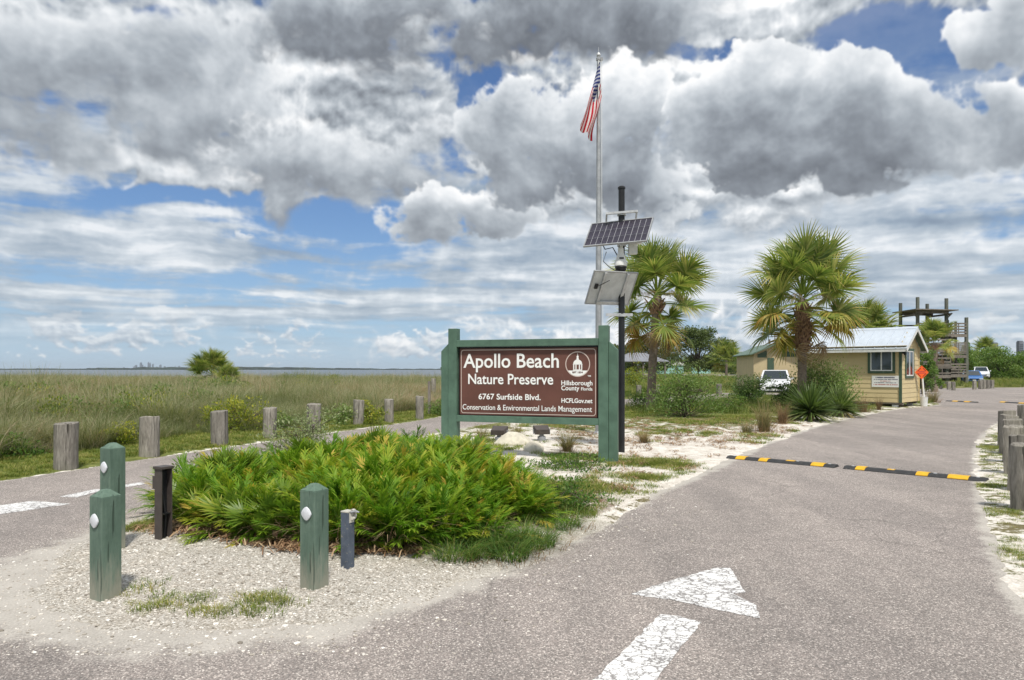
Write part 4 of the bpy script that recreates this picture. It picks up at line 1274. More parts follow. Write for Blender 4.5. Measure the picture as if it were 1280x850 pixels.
ARROW = thing('painted_arrow', 'cracked white arrow painted on the near road', 'road marking')
marking([(788, 743), (827, 729.5), (896, 709.8), (912.5, 710.5), (932.4, 741.5), (916, 742), (944, 756), (949.7, 773.5), (848.7, 752)], 'head', 'arrow head', ARROW)
marking([(826, 768.5), (850, 771), (876.6, 778.8), (814, 856), (776, 900), (705, 895), (746, 847)], 'shaft', 'arrow shaft', ARROW)
marking([(-60, 640), (0, 632), (40, 626.5), (88, 630), (45, 636.5), (0, 643), (-60, 652)], 'road_stripe', 'broad white painted mark at the left frame edge')
marking([(75, 621), (118, 612), (132, 612), (96, 622)], 'road_stripe', 'slim white painted dash left of the green bollards')
marking([(152, 607), (176, 603), (183, 605), (158, 609)], 'road_stripe', 'short white painted dash right of the tall green bollard')

# ================================================================ floodlights and rocks by the sign
def floodlight(px, py, label, rz, k=1.0):
    x, y = G(px, py)
    t = thing('ground_floodlight', label, 'floodlight', (x, y, 0.02), rz, 'ground floodlights behind the sign')
    MB().lathe([(0.09, -0.1), (0.09, 0.14), (0.05, 0.16), (0.05, 0.20)], 12).build('pedestal', M['grey_plastic'], t, smooth=True)
    h = MB()
    h.add([(-.17, -.10, .19), (.17, -.10, .19), (.17, .12, .24), (-.17, .12, .24), (-.14, -.13, .30), (.14, -.13, .30), (.17, .10, .38), (-.17, .10, .38)],
          [(0, 3, 2, 1), (4, 5, 6, 7), (0, 1, 5, 4), (1, 2, 6, 5), (2, 3, 7, 6), (3, 0, 4, 7)])
    h.build('lamp_head', M['dark_brown'], t, bevel=0.012)
    MB().box((0, 0.112, 0.31), (0.28, 0.012, 0.10), mat=Matrix.Rotation(R(4), 4, 'X')).build('lens', M['glass'], t)
    for s in (-1, 1):
        MB().box((s * 0.178, 0, 0.25), (0.012, 0.05, 0.10)).build('yoke', M['grey_plastic'], t)
floodlight(677, 555, 'bronze ground floodlight on a stub right of the white rocks', 0.2)
floodlight(624, 556, 'bronze ground floodlight mostly hidden left of the white rocks', -0.3)
def rock(px, py, sx, sy, sz, seed, label):
    x, y = G(px, py)
    bm = bmesh.new()
    bmesh.ops.create_icosphere(bm, subdivisions=3, radius=1.0)
    rng = random.Random(seed)
    planes = [(Vector((rng.uniform(-1, 1), rng.uniform(-1, 1), rng.uniform(-.3, 1))).normalized(), rng.uniform(.74, .95)) for _ in range(16)]
    for v in bm.verts:
        p = v.co.copy()
        for nrm, dd in planes:
            e = p.dot(nrm) - dd
            if e > 0: p -= nrm * e * 0.85
        p *= 1 + rng.uniform(-.02, .02)
        v.co = (p.x * sx, p.y * sy, p.z * sz)
    me = bpy.data.meshes.new('rock'); bm.to_mesh(me); bm.free()
    o = link_mesh('rock', me, M['rock']); o.location = (x, y, sz * 0.35); o.rotation_euler = (0, 0, seed)
    tag(o, label, 'rock', 'pale limestone rocks under the sign')
rock(641, 559, 0.40, 0.28, 0.24, 3, 'long white rock below the middle of the sign')
rock(667, 568, 0.27, 0.2, 0.19, 5, 'small cream rock in front of the ground floodlight')

# ================================================================ booth
def build_booth():
    c45 = R(135)
    # local x runs along the long wall away from the near corner, local y into the booth
    t = thing('ticket_booth', 'tan clapboard booth with white metal roof beside the road', 'booth', (16.25, 29.0, 0), 0)
    t.rotation_euler = (0, 0, R(135))
    # after the turn: +x = (-.707,.707) (long wall), so into the booth = -y
    L, W, Z0, Z1 = 4.0, 2.42, 0.22, 2.60
    ridge = 3.34
    def P(x, m): return (x, -m)
    # framing / core
    core = MB()
    core.box((L / 2, -W / 2, (Z0 + Z1) / 2), (L - 0.06, W - 0.06, Z1 - Z0))
    core.build('wall_core', M['siding'], t)
    MB().prism([(-0.03, Z1 - 0.01), (-W + 0.03, Z1 - 0.01), (-W / 2, ridge - 0.05)], 0, 0.03, L - 0.03).build('gable_core', M['siding'], t)
    # lap siding, board by board
    eh = 0.198
    nb = 12
    bm_long = MB().prism([(0.0, 0.0), (0.022, 0.0), (0.008, eh + 0.012), (0.0, eh + 0.012)], 0, 0.0, 1.0).mesh('siding_board')
    bm_gab = MB().prism([(0.0, 0.0), (-0.022, 0.0), (-0.008, eh + 0.012), (0.0, eh + 0.012)], 1, -1.0, 0.0).mesh('siding_board')
    # openings: long window x .28..1.31 z 1.46..2.5 ; gable window m .45..1.62 z 1.25..2.5
    for i in range(nb):
        z = Z0 + i * eh
        spans = [(0.10, L - 0.0)]
        if z + eh > 1.44 and z < 2.52: spans = [(0.10, 0.26), (1.33, L)]
        for a, b in spans:
            piece('siding_board', bm_long, M['siding'], t, (a, -0.03, z), scale=(b - a, 1, 1))
        spans = [(0.0, W)]
        if z + eh > 1.23 and z < 2.50: spans = [(0.0, 0.44), (1.64, W)]
        for a, b in spans:
            piece('siding_board', bm_gab, M['siding'], t, (0.03, -a, z), scale=(1, b - a, 1))
    for i in range(3):
        z = Z1 + i * eh
        half = (W / 2) * (1 - (z + 0.06 - Z1) / (ridge - Z1))
        piece('siding_board', bm_gab, M['siding'], t, (0.03, -(W / 2 - half), z), scale=(1, 2 * half, 1))
    # corner boards
    MB().box((0.055, 0.005, (Z0 + Z1) / 2), (0.11, 0.035, Z1 - Z0)).build('corner_board', M['green_trim'], t)
    MB().box((L + 0.012, -0.02, (Z0 + Z1) / 2), (0.03, 0.10, Z1 - Z0)).build('corner_board', M['green_trim'], t)
    MB().box((-0.0, -W - 0.002, (Z0 + Z1) / 2), (0.05, 0.03, Z1 - Z0)).build('corner_board', M['siding'], t)
    # long-wall window
    def window(axis, a, b, z0, z1, name):
        fr = MB()
        def bar(p0, p1, q0, q1, y0, y1):
            if axis == 0: fr.box(((p0 + p1) / 2, (y0 + y1) / 2, (q0 + q1) / 2), (p1 - p0, y1 - y0, q1 - q0))
            else: fr.box((-(y0 + y1) / 2 + 0.0, -(p0 + p1) / 2, (q0 + q1) / 2), (y1 - y0, p1 - p0, q1 - q0))
        w = 0.10
        for (p0, p1, q0, q1) in ((a, b, z1 - w, z1), (a, b, z0, z0 + w), (a, a + w, z0 + w, z1 - w), (b - w, b, z0 + w, z1 - w)):
            bar(p0, p1, q0, q1, -0.03, 0.028)
        root = fr.build(name, M['green_trim'], t)
        fr = MB()
        s = 0.045
        a2, b2, c2, d2 = a + w, b - w, z0 + w, z1 - w
        for (p0, p1, q0, q1) in ((a2, b2, d2 - s, d2), (a2, b2, c2, c2 + s), (a2, a2 + s, c2 + s, d2 - s), (b2 - s, b2, c2 + s, d2 - s), ((a2 + b2) / 2 - s / 2, (a2 + b2) / 2 + s / 2, c2 + s, d2 - s)):
            bar(p0, p1, q0, q1, -0.03, 0.018)
        fr.build('sash', M['white'], root)
        for k in (0, 1):
            fr = MB()
            m_ = (a2 + b2) / 2
            lo, hi = (a2 + s, m_ - s / 2) if k == 0 else (m_ + s / 2, b2 - s)
            bar(lo, hi, c2 + s, d2 - s, -0.025, -0.004 + 0.006 * k)
            fr.build('pane', M['glass'], root)
    window(0, 0.26, 1.33, 1.44, 2.52, 'window')
    window(1, 0.44, 1.64, 1.23, 2.50, 'window')
    # notice under the window
    nb_ = MB().box((0.64, 0.008, 1.10), (1.06, 0.02, 0.48)).build('notice_board', M['white'], t)
    rng = random.Random(8)
    for (z, x0, x1, h, mt) in ((1.265, .28, 1.02, .055, 'navy'), (1.185, .16, 1.12, .035, 'navy'), (1.115, .44, .86, .035, 'dark_red'), (1.045, .22, 1.06, .032, 'navy'), (0.965, .16, 1.12, .032, 'dark_red')):
        x = x0
        ln = MB()
        while x < x1 - 0.03:
            w = min(rng.uniform(.02, .05), x1 - x)
            ln.box((x + w / 2, 0.0195, z), (w, 0.003, h * rng.uniform(.7, 1)))
            x += w + rng.choice((.008, .008, .03))
        ln.build('print_line', M[mt], nb_)
    # roof: pans with raised seams
    ov, oe = 0.32, 0.28
    slope = math.atan2(ridge - Z1, W / 2)
    run = (W / 2 + ov) / math.cos(slope)
    npan = 11
    pw = (L + 2 * oe) / npan
    pan = MB()
    pan.box((pw / 2, run / 2, 0.012), (pw - 0.004, run, 0.022))
    pan.box((0.012, run / 2, 0.035), (0.022, run, 0.028))
    pan.box((pw / 2, run / 2, 0.026), (0.018, run, 0.012))
    pm = pan.mesh('roof_panel')
    zr = ridge + 0.05
    for s in (0, 1):
        for i in range(npan):
            o = piece('roof_panel', pm, M['roof_metal'], t)
            o.location = (-oe + i * pw + (pw if s else 0), -W / 2, zr)
            o.rotation_euler = Euler((-slope, 0, 0 if s == 0 else PI), 'XYZ')
    MB().prism([(-W / 2 - .12, zr - .035), (-W / 2, zr + .055), (-W / 2 + .12, zr - .035), (-W / 2, zr + .03)], 0, -oe - .01, L + oe + .01).build('ridge_cap', M['roof_metal'], t)
    # rake and eave boards
    for x in (-oe + 0.015, L + oe - 0.015):
        for s in (1, -1):
            a = Vector((x, -W / 2, zr - 0.07)); b = Vector((x, -W / 2 + s * (W / 2 + ov), zr - 0.07 - math.tan(slope) * (W / 2 + ov)))
            MB().beam(a, b, 0.03, 0.12).build('rake_board', M['white_worn'], t)
    zb = zr - math.tan(slope) * (W / 2 + ov) - 0.06
    for y in (ov - 0.015, -W - ov + 0.015):
        MB().box((L / 2, y, zb), (L + 2 * oe - 0.062, 0.03, 0.11)).build('eave_board', M['white_worn'], t)
    MB().box((L / 2, ov / 2 - 0.02, Z1 - 0.01), (L + 2 * oe - 0.08, ov - 0.02, 0.02)).build('soffit', M['siding'], t)
    for x0, x1 in ((-oe + 0.04, -0.0),):
        for s in (1, -1):
            a = Vector(((x0 + x1) / 2, -W / 2, zr - 0.05)); b = Vector(((x0 + x1) / 2, -W / 2 + s * (W / 2 + ov - .03), zr - 0.05 - math.tan(slope) * (W / 2 + ov - .03)))
            MB().beam(a, b, 0.2, 0.02).build('gable_soffit', M['green_trim'], t)
    # wall lamp on the gable
    MB().box((-0.01, -0.12, 2.33), (0.06, 0.08, 0.14)).lathe([(0.03, 2.20), (0.055, 2.24), (0.05, 2.38), (0.02, 2.43)], 10, (-0.08, -0.12, 0)).build('wall_lamp', M['black'], t)
    # skids and blocks
    for m in (0.25, W - 0.25):
        MB().box((L / 2, -m, 0.16), (L - 0.05, 0.10, 0.10)).build('skid', M['deck_wood'], t)
    MB().box((L / 2, -0.06, 0.19), (L - 0.1, 0.08, 0.05)).build('skid_board', M['deck_wood'], t)
    for x in (0.3, 1.4, 2.6, 3.7):
        for m in (0.16, W - 0.25):
            MB().box((x, -m, 0.02), (0.2, 0.2, 0.20)).build('foundation_block', M['backsheet'], t)
build_booth()

# ================================================================ orange work sign in a bucket
def build_work_sign():
    x, y = G(1155, 508)
    t = thing('work_sign', 'orange diamond work sign on a white post set in a bucket', 'sign', (x, y, 0.01))
    MB().lathe([(0.13, 0.0), (0.15, 0.38), (0.16, 0.38), (0.16, 0.40), (0.14, 0.40), (0.125, 0.34)], 18).build('bucket', M['white_worn'], t, smooth=True)
    MB().tube([(0.02, 0, 0.08), (-0.07, 0, 1.22)], 0.038, 10).build('post', M['white'], t, smooth=True)
    MB().beam((-0.075, 0, 1.15), (-0.13, -0.03, 1.55), 0.04, 0.03).build('bracket', M['black'], t)
    s = 0.30
    d = MB().prism([(-s, 0), (0, -s), (s, 0), (0, s)], 1, -0.006, 0.006).build('diamond_panel', M['orange'], t)
    d.location = (-0.125, -0.045, 1.47)
    for k in range(4):
        a = R(45 + 90 * k); cx, cz = math.cos(a) * s * 0.54, math.sin(a) * s * 0.54
        dx, dz = -math.sin(a), math.cos(a)
        MB().prism([(cx + dx * q * .10 + math.cos(a) * r_ * .013, cz + dz * q * .10 + math.sin(a) * r_ * .013) for q, r_ in ((-1, -1), (1, -1), (1, 1), (-1, 1))], 1, -0.0075, -0.0062).build('border_bar', M['black'], d)
    for (z, w) in ((0.035, 0.13), (-0.035, 0.17)):
        mb = MB(); xx = -w
        rng = random.Random(int(w * 100))
        while xx < w - 0.02:
            ww = rng.uniform(.022, .034); mb.box((xx + ww / 2, -0.0072, z), (ww, 0.002, 0.045)); xx += ww + 0.012
        mb.build('print_line', M['dark_red'], d)
build_work_sign()

# ================================================================ restroom block
def build_restroom():
    d = 52.0
    X = (942 - 640) / FPX * d
    t = thing('restroom_building', 'tan restroom block with green metal roof and green door', 'building', (X, d, 0), R(-8))
    W, L, Z1, ap = 3.3, 9.0, 2.85, 3.55
    zt = 0.8
    wall = MB().prism([(0, -0.1), (W, -0.1), (W, Z1), (W / 2, ap - .1), (0, Z1)], 1, 0.0, 7.0).build('wall', M['siding_far'], t)
    MB().prism([(0.0, -0.1), (5.0, -0.1), (5.0, Z1 - 0.05), (0.0, Z1 - 0.05)], 1, 0.3, 5.6).build('side_wing', M['siding_far'], t).location = (W - 0.02, 0, 0)
    dm = MB().box((1.22, -0.03, 1.2), (0.46, 0.06, 2.55)).build('door', M['green_trim'], t)
    MB().box((1.40, -0.07, 1.1), (0.05, 0.04, 0.12)).build('handle', M['galv'], dm)
    for (p) in ([(0.28, 2.50), (0.95, 2.50), (0.95, 3.02), (0.28, 2.74)], [(W - .28, 2.55), (W - 1.25, 2.55), (W - 1.25, 3.10), (W - .28, 2.74)]):
        MB().prism(p, 1, -0.03, 0.01).build('louvre_vent', M['green_trim'], t)
    for s in (1, -1):
        a = Vector((W / 2, 3.3, ap)); b = Vector((W / 2 + s * (W / 2 + 0.35), 3.3, ap - (ap - Z1) * (W / 2 + .35) / (W / 2)))
        MB().beam(a, b, 7.6, 0.08).build('roof_slope', M['roof_green'], t)
    MB().beam((W / 2 + 0.8, 2.9, ap - 0.02), (W + 5.4, 2.9, Z1 + 0.1), 5.8, 0.09).build('wing_roof', M['roof_green'], t)
    MB().box((W + 1.6, 1.6, ap - 0.28), (0.7, 0.7, 0.12)).build('skylight', M['white'], t)
    MB().tube([(W / 2 - .3, 1.0, ap), (W / 2 - .3, 1.0, ap + 0.35)], 0.08, 8).build('roof_vent', M['deck_wood'], t)
build_restroom()

# ================================================================ cars
def make_car(name, label, loc, rz, paint, L=4.6, W=1.8, H=1.48, suv=False, group='parked cars'):
    t = thing(name, label, 'car', loc, rz, group)
    # side profile (x forward, z up); body is lofted across the width with tumblehome
    hx = L / 2
    belt = 0.92 if not suv else 1.02
    low = [(-hx, .45), (-hx + .04, .85), (-hx + .25, belt), (-hx + 1.0, belt + .03), (hx - 1.35, belt), (hx - .45, belt - .16), (hx - .08, belt - .28), (hx, .48), (hx - .05, .25), (-hx + .05, .25)]
    ws = [0.86, .92, .94, .98, .98, .94, .88, .86, .9, .9]
    mb = MB()
    n = len(low)
    lo = []
    for s, k in ((-1, 0.90), (-1, 1.0), (1, 1.0), (1, 0.90)):
        pass
    rows = []
    for side in (-1, 1):
        rows.append([(x, side * W / 2 * w, z) for (x, z), w in zip(low, ws)])
    vs = rows[0] + rows[1]
    fs = [tuple(range(n)), tuple(range(2 * n - 1, n - 1, -1))] + [(i, (i + 1) % n, n + (i + 1) % n, n + i) for i in range(n)]
    mb.add(vs, fs)
    mb.build('body', M[paint], t, smooth=True, bevel=0.06, segs=3)
    # cabin
    if suv: cab = [(-hx + .12, belt), (-hx + .35, H - .04), (-hx + .9, H), (hx - 2.2, H - .02), (hx - 1.35, belt - .02)]
    else: cab = [(-hx + .45, belt), (-hx + 1.25, H - .03), (-hx + 1.9, H), (hx - 2.15, H - .03), (hx - 1.25, belt - .02)]
    cw = [.92, .74, .74, .76, .92]
    v2 = [(x, -W / 2 * w, z) for (x, z), w in zip(cab, cw)] + [(x, W / 2 * w, z) for (x, z), w in zip(cab, cw)]
    n = 5
    MB().add(v2, [tuple(range(n)), tuple(range(2 * n - 1, n - 1, -1))] + [(i, (i + 1) % n, n + (i + 1) % n, n + i) for i in range(n)]).build('cabin', M[paint], t, smooth=True, bevel=0.035, segs=2)
    def glass(name, q, off):
        c = sum((Vector(p) for p in q), Vector()) / 4
        pts = [c + (Vector(p) - c) * 0.86 + Vector(off) for p in q]
        MB().add([tuple(p) for p in pts] + [tuple(p - Vector(off) * 1.5) for p in pts], [(0, 1, 2, 3), (7, 6, 5, 4), (0, 4, 5, 1), (1, 5, 6, 2), (2, 6, 7, 3), (3, 7, 4, 0)]).build(name, M['glass'], t)
    glass('windscreen', [v2[3], v2[4], v2[9], v2[8]], (0.012, 0, 0.014))
    glass('rear_window', [v2[0], v2[1], v2[6], v2[5]], (-0.012, 0, 0.014))
    for s in (0, 5):
        off = (0, -0.014 if s == 0 else 0.014, 0.006)
        xm = (v2[s][0] + v2[s + 4][0]) / 2 - 0.05
        def at(x, top):
            z = (H - .09) if top else belt + .05
            w = .76 if top else .915
            return (x, (-1 if s == 0 else 1) * W / 2 * w, z)
        fx = v2[s + 3][0]; rx = v2[s + 1][0]
        glass('side_window', [at(xm, 0), at(v2[s + 4][0] - .12, 0), at(fx - .02, 1), at(xm, 1)], off)
        glass('side_window', [at(v2[s][0] + .2, 0), at(xm - .06, 0), at(xm - .06, 1), at(rx + .06, 1)], off)
    for sx in (-hx + .85, hx - .85):
        for s in (-1, 1):
            w = MB()
            for a0, a1, r0 in ((0, 0, 0),):
                prof = [(0.20, -.10), (.33, -.11), (.345, -.05), (.345, .05), (.33, .11), (.20, .10)]
                k = 18
                vs = [(r_ * math.cos(2 * PI * i / k), y_, r_ * math.sin(2 * PI * i / k)) for (r_, y_) in prof for i in range(k)]
                fs = [(j * k + i, j * k + (i + 1) % k, ((j + 1) % 6) * k + (i + 1) % k, ((j + 1) % 6) * k + i) for j in range(6) for i in range(k)]
                w.add(vs, fs)
            o = w.build('wheel', M['tyre'], t, smooth=True); o.location = (sx, s * (W / 2 - .09), .345)
            rm = MB()
            k = 18
            vs = [(0.21 * math.cos(2 * PI * i / k), s * .085, .21 * math.sin(2 * PI * i / k)) for i in range(k)]
            rm.add(vs, [tuple(range(k))])
            for q in range(5):
                a = 2 * PI * q / 5
                rm.beam((0, s * .095, 0), (0.20 * math.cos(a), s * .095, .20 * math.sin(a)), 0.02, 0.05)
            rm.build('rim', M['galv'], o)
    for s in (-1, 1):
        MB().box((hx - .10, s * W * .34, belt - .34), (.14, .38, .13)).build('headlight', M['lamp_glass'], t, bevel=.03)
        MB().box((-hx + .06, s * W * .36, belt - .14), (.10, .30, .16)).build('tail_light', M['dark_red'], t, bevel=.02)
        MB().box((hx - 1.45, s * (W / 2 + .06), belt + .06), (.12, .18, .12)).build('mirror', M[paint], t, bevel=.02)
    MB().box((hx - .015, 0, .55), (.05, 0.95, .14)).build('grille', M['black'], t, bevel=.02)
    MB().box((hx - .0, 0, .34), (.06, 1.3, .10)).build('lower_grille', M['black'], t, bevel=.02)
    for dx in (0,):
        MB().box((hx + .025, 0, .45), (.012, .32, .10)).build('number_plate', M['white'], t)
    return t
make_car('parked_car', 'white car behind the dark shrub and palm trunk by the restroom', ((969 - 640) / FPX * 42, 42.0, 0.0), R(-112), 'car_white', 4.5, 1.82, 1.58, True)
make_car('parked_car', 'bright blue car parked before the timber tower', ((1215 - 640) / FPX * 78, 78.0, 0.0), R(-118), 'car_blue', 4.6, 1.85, 1.5)
make_car('parked_car', 'white car half hidden behind the blue car', ((1226 - 640) / FPX * 92, 92.0, 0.35), R(-120), 'car_white', 4.6, 1.82, 1.62, True)

# ================================================================ observation tower
def build_tower():
    d = 75.0
    s = d / FPX
    def X(px): return (px - 640) * s
    def Z(py): return CAM_H + (HORIZON - py) * s
    t = thing('observation_tower', 'tall timber observation tower with stairs and open roof behind the booth', 'tower', (X(1170), d, 0))
    ox = X(1170)
    def post(px, top, dy, r=0.20):
        x = X(px) - ox
        MB().tube([(x, dy, -0.3), (x, dy, Z(top))], [r, r * 0.92], 8).build('pile', M['tower_post'], t, smooth=True)
    # main stage piles
    for (px, top, dy) in ((1142.5, 376, 2.6), (1147, 371.5, 0), (1177, 377, 2.6), (1183, 373, 0)):
        post(px, top, dy)
    # stair-side piles
    for (px, top, dy) in ((1186, 400, 0.2), (1196.5, 401, 2.4), (1203.5, 401, 1.2), (1206.5, 397, -0.2)):
        post(px, top, dy, 0.15 if px != 1206.5 else 0.2)
    # roof: flat boarded canopy, tipped slightly
    x0, x1 = X(1137.5) - ox, X(1190) - ox
    zt = Z(388)
    nb = 9
    for i in range(nb):
        y = -0.9 + i * 0.52
        MB().beam((x0, y, zt + 0.05), (x1, y, zt - 0.05), 0.50, 0.10).build('roof_board', M['deck_wood'], t)
    for y in (-0.2, 2.6):
        MB().beam((x0 + 0.5, y, zt - 0.18), (x1 - 0.5, y, zt - 0.26), 0.12, 0.26).build('roof_beam', M['deck_wood'], t)
    for xx in (X(1147) - ox, X(1183) - ox):
        MB().beam((xx, -0.8, zt - 0.45), (xx, 3.3, zt - 0.45), 0.12, 0.2).build('roof_joist', M['deck_wood'], t)
    for (xa, sg) in ((X(1147) - ox, -1), (X(1183) - ox, 1)):
        MB().beam((xa, -0.1, zt - 0.85), (xa + sg * 0.55, -0.1, zt - 0.3), 0.1, 0.12).build('knee_brace', M['deck_wood'], t)
    # decks with board fronts and railings
    def deck(pxa, pxb, py, dy0=-0.3, dy1=2.9, rail=True, boards=3, railh=1.05):
        xa, xb = X(pxa) - ox, X(pxb) - ox
        z = Z(py)
        n = 6
        w = (dy1 - dy0) / n
        for i in range(n):
            MB().box(((xa + xb) / 2, dy0 + (i + .5) * w, z), (xb - xa, w - 0.02, 0.08)).build('deck_board', M['deck_wood'], t)
        MB().box(((xa + xb) / 2, dy0 - 0.04, z - 0.16), (xb - xa, 0.07, 0.30)).build('fascia_board', M['deck_wood'], t)
        MB().box(((xa + xb) / 2, dy1 + 0.04, z - 0.16), (xb - xa, 0.07, 0.30)).build('fascia_board', M['deck_wood'], t)
        if rail:
            for k in range(boards):
                MB().box(((xa + xb) / 2, dy0 - 0.03, z + 0.22 + k * (railh - 0.22) / max(1, boards - 1)), (xb - xa, 0.05, 0.16)).build('rail_board', M['deck_wood'], t)
                MB().box(((xa + xb) / 2, dy1 + 0.03, z + 0.22 + k * (railh - 0.22) / max(1, boards - 1)), (xb - xa, 0.05, 0.16)).build('rail_board', M['deck_wood'], t)
            m_ = max(2, int((xb - xa) / 0.9))
            for k in range(m_ + 1):
                MB().box((xa + (xb - xa) * k / m_, dy0 - 0.0, z + railh / 2), (0.07, 0.07, railh + 0.1)).build('rail_post', M['deck_wood'], t)
    deck(1144, 1186, 417, boards=3)
    deck(1144, 1186, 437, boards=3)
    deck(1144, 1186, 455, boards=3)
    deck(1144, 1186, 469, boards=2, railh=0.8)
    # stair tower landings
    deck(1186, 1206, 418, boards=4, railh=1.15)
    deck(1186, 1206, 444, boards=6, railh=1.3)
    deck(1186, 1206, 468, boards=4, railh=1.1)
    # flights
    def flight(pa, pb, dy):
        (px0, py0), (px1, py1) = pa, pb
        a = Vector((X(px0) - ox, dy, Z(py0))); b = Vector((X(px1) - ox, dy, Z(py1)))
        for q in (0.0, 0.9):
            MB().beam(a + Vector((0, q, 0)), b + Vector((0, q, 0)), 0.07, 0.28).build('stringer', M['deck_wood'], t)
            MB().beam(a + Vector((0, q, 0.95)), b + Vector((0, q, 0.95)), 0.06, 0.12).build('hand_rail', M['deck_wood'], t)
            MB().beam(a + Vector((0, q, 0.55)), b + Vector((0, q, 0.55)), 0.05, 0.12).build('hand_rail', M['deck_wood'], t)
        n = 9
        for i in range(n):
            p = a.lerp(b, (i + .5) / n)
            MB().box((p.x, dy + 0.45, p.z + 0.1), (0.28, 0.9, 0.05)).build('tread', M['deck_wood'], t)
    flight((1187, 455), (1205, 442), 1.3)
    flight((1205, 470), (1187, 456), 0.1)
    flight((1188, 480), (1205, 471), 1.3)
    flight((1188, 432), (1205, 419), 1.3)
    for (a, b) in (((1148, 436), (1182, 419)), ((1182, 455), (1148, 438))):
        MB().beam((X(a[0]) - ox, 2.7, Z(a[1])), (X(b[0]) - ox, 2.7, Z(b[1])), 0.08, 0.18).build('brace', M['deck_wood'], t)
build_tower()

# ================================================================ far street furniture and buildings
def build_light_pole():
    d = 90.0; s = d / FPX
    t = thing('lamp_post', 'distant two-armed lamp post behind the restroom roof', 'lamp post', ((968.5 - 640) * s, d, 0))
    top = CAM_H + (HORIZON - 409) * s
    MB().tube([(0, 0, -0.2), (0, 0, top)], [0.13, 0.09], 8).build('pole', M['grey_plastic'], t, smooth=True)
    for sg in (-1, 1):
        MB().beam((0, 0, top - 0.08), (sg * 0.7, 0, top + 0.02), 0.07, 0.07).build('arm', M['grey_plastic'], t)
        MB().box((sg * 1.05, 0, top + 0.03), (0.75, 0.34, 0.12), mat=Matrix.Rotation(-sg * 0.1, 4, 'Y')).build('lamp_head', M['grey_plastic'], t, bevel=0.03)
build_light_pole()

def build_pavilion():
    d = 95.0; s = d / FPX
    t = thing('picnic_pavilion', 'low pavilion with grey hipped roof left of the palm trunk', 'pavilion', ((797 - 640) * s, d, 0), R(6))
    zr, ze = CAM_H + (HORIZON - 441) * s, CAM_H + (HORIZON - 451.5) * s
    hx, hy = 3.4, 3.0
    MB().add([(-hx, -hy, ze), (hx, -hy, ze), (hx, hy, ze), (-hx, hy, ze), (-1.2, 0, zr), (1.0, 0, zr), (-hx, -hy, ze - .12), (hx, -hy, ze - .12), (hx, hy, ze - .12), (-hx, hy, ze - .12)],
             [(0, 1, 5, 4), (1, 2, 5), (2, 3, 4, 5), (3, 0, 4), (0, 6, 7, 1), (1, 7, 8, 2), (2, 8, 9, 3), (3, 9, 6, 0), (6, 9, 8, 7)]).build('roof', M['roof_grey'], t)
    for x in (-hx + .4, 0, hx - .4):
        for y in (-hy + .4, hy - .4):
            MB().box((x, y, ze / 2 - .1), (0.18, 0.18, ze)).build('post', M['deck_wood'], t)
    MB().box((0, 0, 0.74), (1.8, 0.75, 0.06)).build('table_top', M['deck_wood'], t)
    for sy in (-0.65, 0.65):
        MB().box((0, sy, 0.44), (1.8, 0.28, 0.05)).build('bench_seat', M['deck_wood'], t)
    for x in (-0.7, 0.7):
        MB().box((x, 0, 0.33), (0.10, 1.4, 0.08)).box((x, 0, 0.36), (0.09, 0.09, 0.72)).build('table_leg', M['deck_wood'], t)
build_pavilion()
m_turq = paint_mat('turquoise_wall', (0.32, 0.55, 0.52), 0.7, 0.06, 1.0)
def far_house(px, d, w_px, py_top, label, mat, rz=0.1):
    s = d / FPX
    t = thing('far_house', label, 'house', ((px - 640) * s, d, 0), rz)
    w = w_px * s; h = CAM_H + (HORIZON - py_top) * s
    MB().box((0, 0, h * 0.36), (w, w * .7, h * 0.72 + .2)).build('wall', mat, t)
    MB().prism([(-w * .56, h * .72), (w * .56, h * .72), (w * .42, h), (-w * .42, h)], 1, -w * .4, w * .4).build('roof', M['white_worn'], t)
    for k in (-.25, .2):
        MB().box((w * k, -w * .352, h * .4), (w * .12, .06, h * .25)).build('window', M['glass'], t)
far_house(836, 260, 30, 452.5, 'pale turquoise house glimpsed between the palm and the oak', m_turq)
far_house(876, 275, 22, 453.5, 'small turquoise house glimpsed under the oak crown', m_turq, -0.2)
m_far = paint_mat('far_concrete', (0.17, 0.18, 0.22), 0.8, 0.1, 0.05)
def far_block(px, w, top, d, label):
    s = d / FPX
    t = thing('far_tower_block', label, 'building', ((px - 640) * s, d, 0))
    h = CAM_H + (HORIZON - top) * s; ww = w * s
    MB().box((0, 0, h / 2), (ww, ww, h)).build('wall', m_far, t)
    MB().box((0, 0, h + h * .012), (ww * .8, ww * .8, h * .03)).build('parapet', m_far, t)
    nf = 10
    for i in range(nf):
        MB().box((0, -ww * .502, h * (.3 + .65 * i / nf)), (ww * .8, ww * .02, h * .03)).build('window_band', M['glass'], t)
far_block(1275, 5.5, 427, 900, 'slim grey tower block on the horizon at the right edge')
far_block(1243.5, 5, 429, 1000, 'hazy tower block on the horizon above the right-hand trees')
# rails of the far car park
def rail(pa, pb, label):
    a, b = G(*pa), G(*pb)
    t = thing('timber_rail', label, 'rail', (a[0], a[1], 0))
    v = Vector((b[0] - a[0], b[1] - a[1], 0))
    MB().beam((0, 0, .55), (v.x, v.y, .55), .14, .16).build('bar', M['post_wood'], t)
    for k in (0.04, .5, .96):
        MB().box((v.x * k, v.y * k, .2), (.16, .16, .8)).build('post', M['post_wood'], t)
rail((1160, 486), (1193, 487), 'low pale timber rail under the palm by the tower')

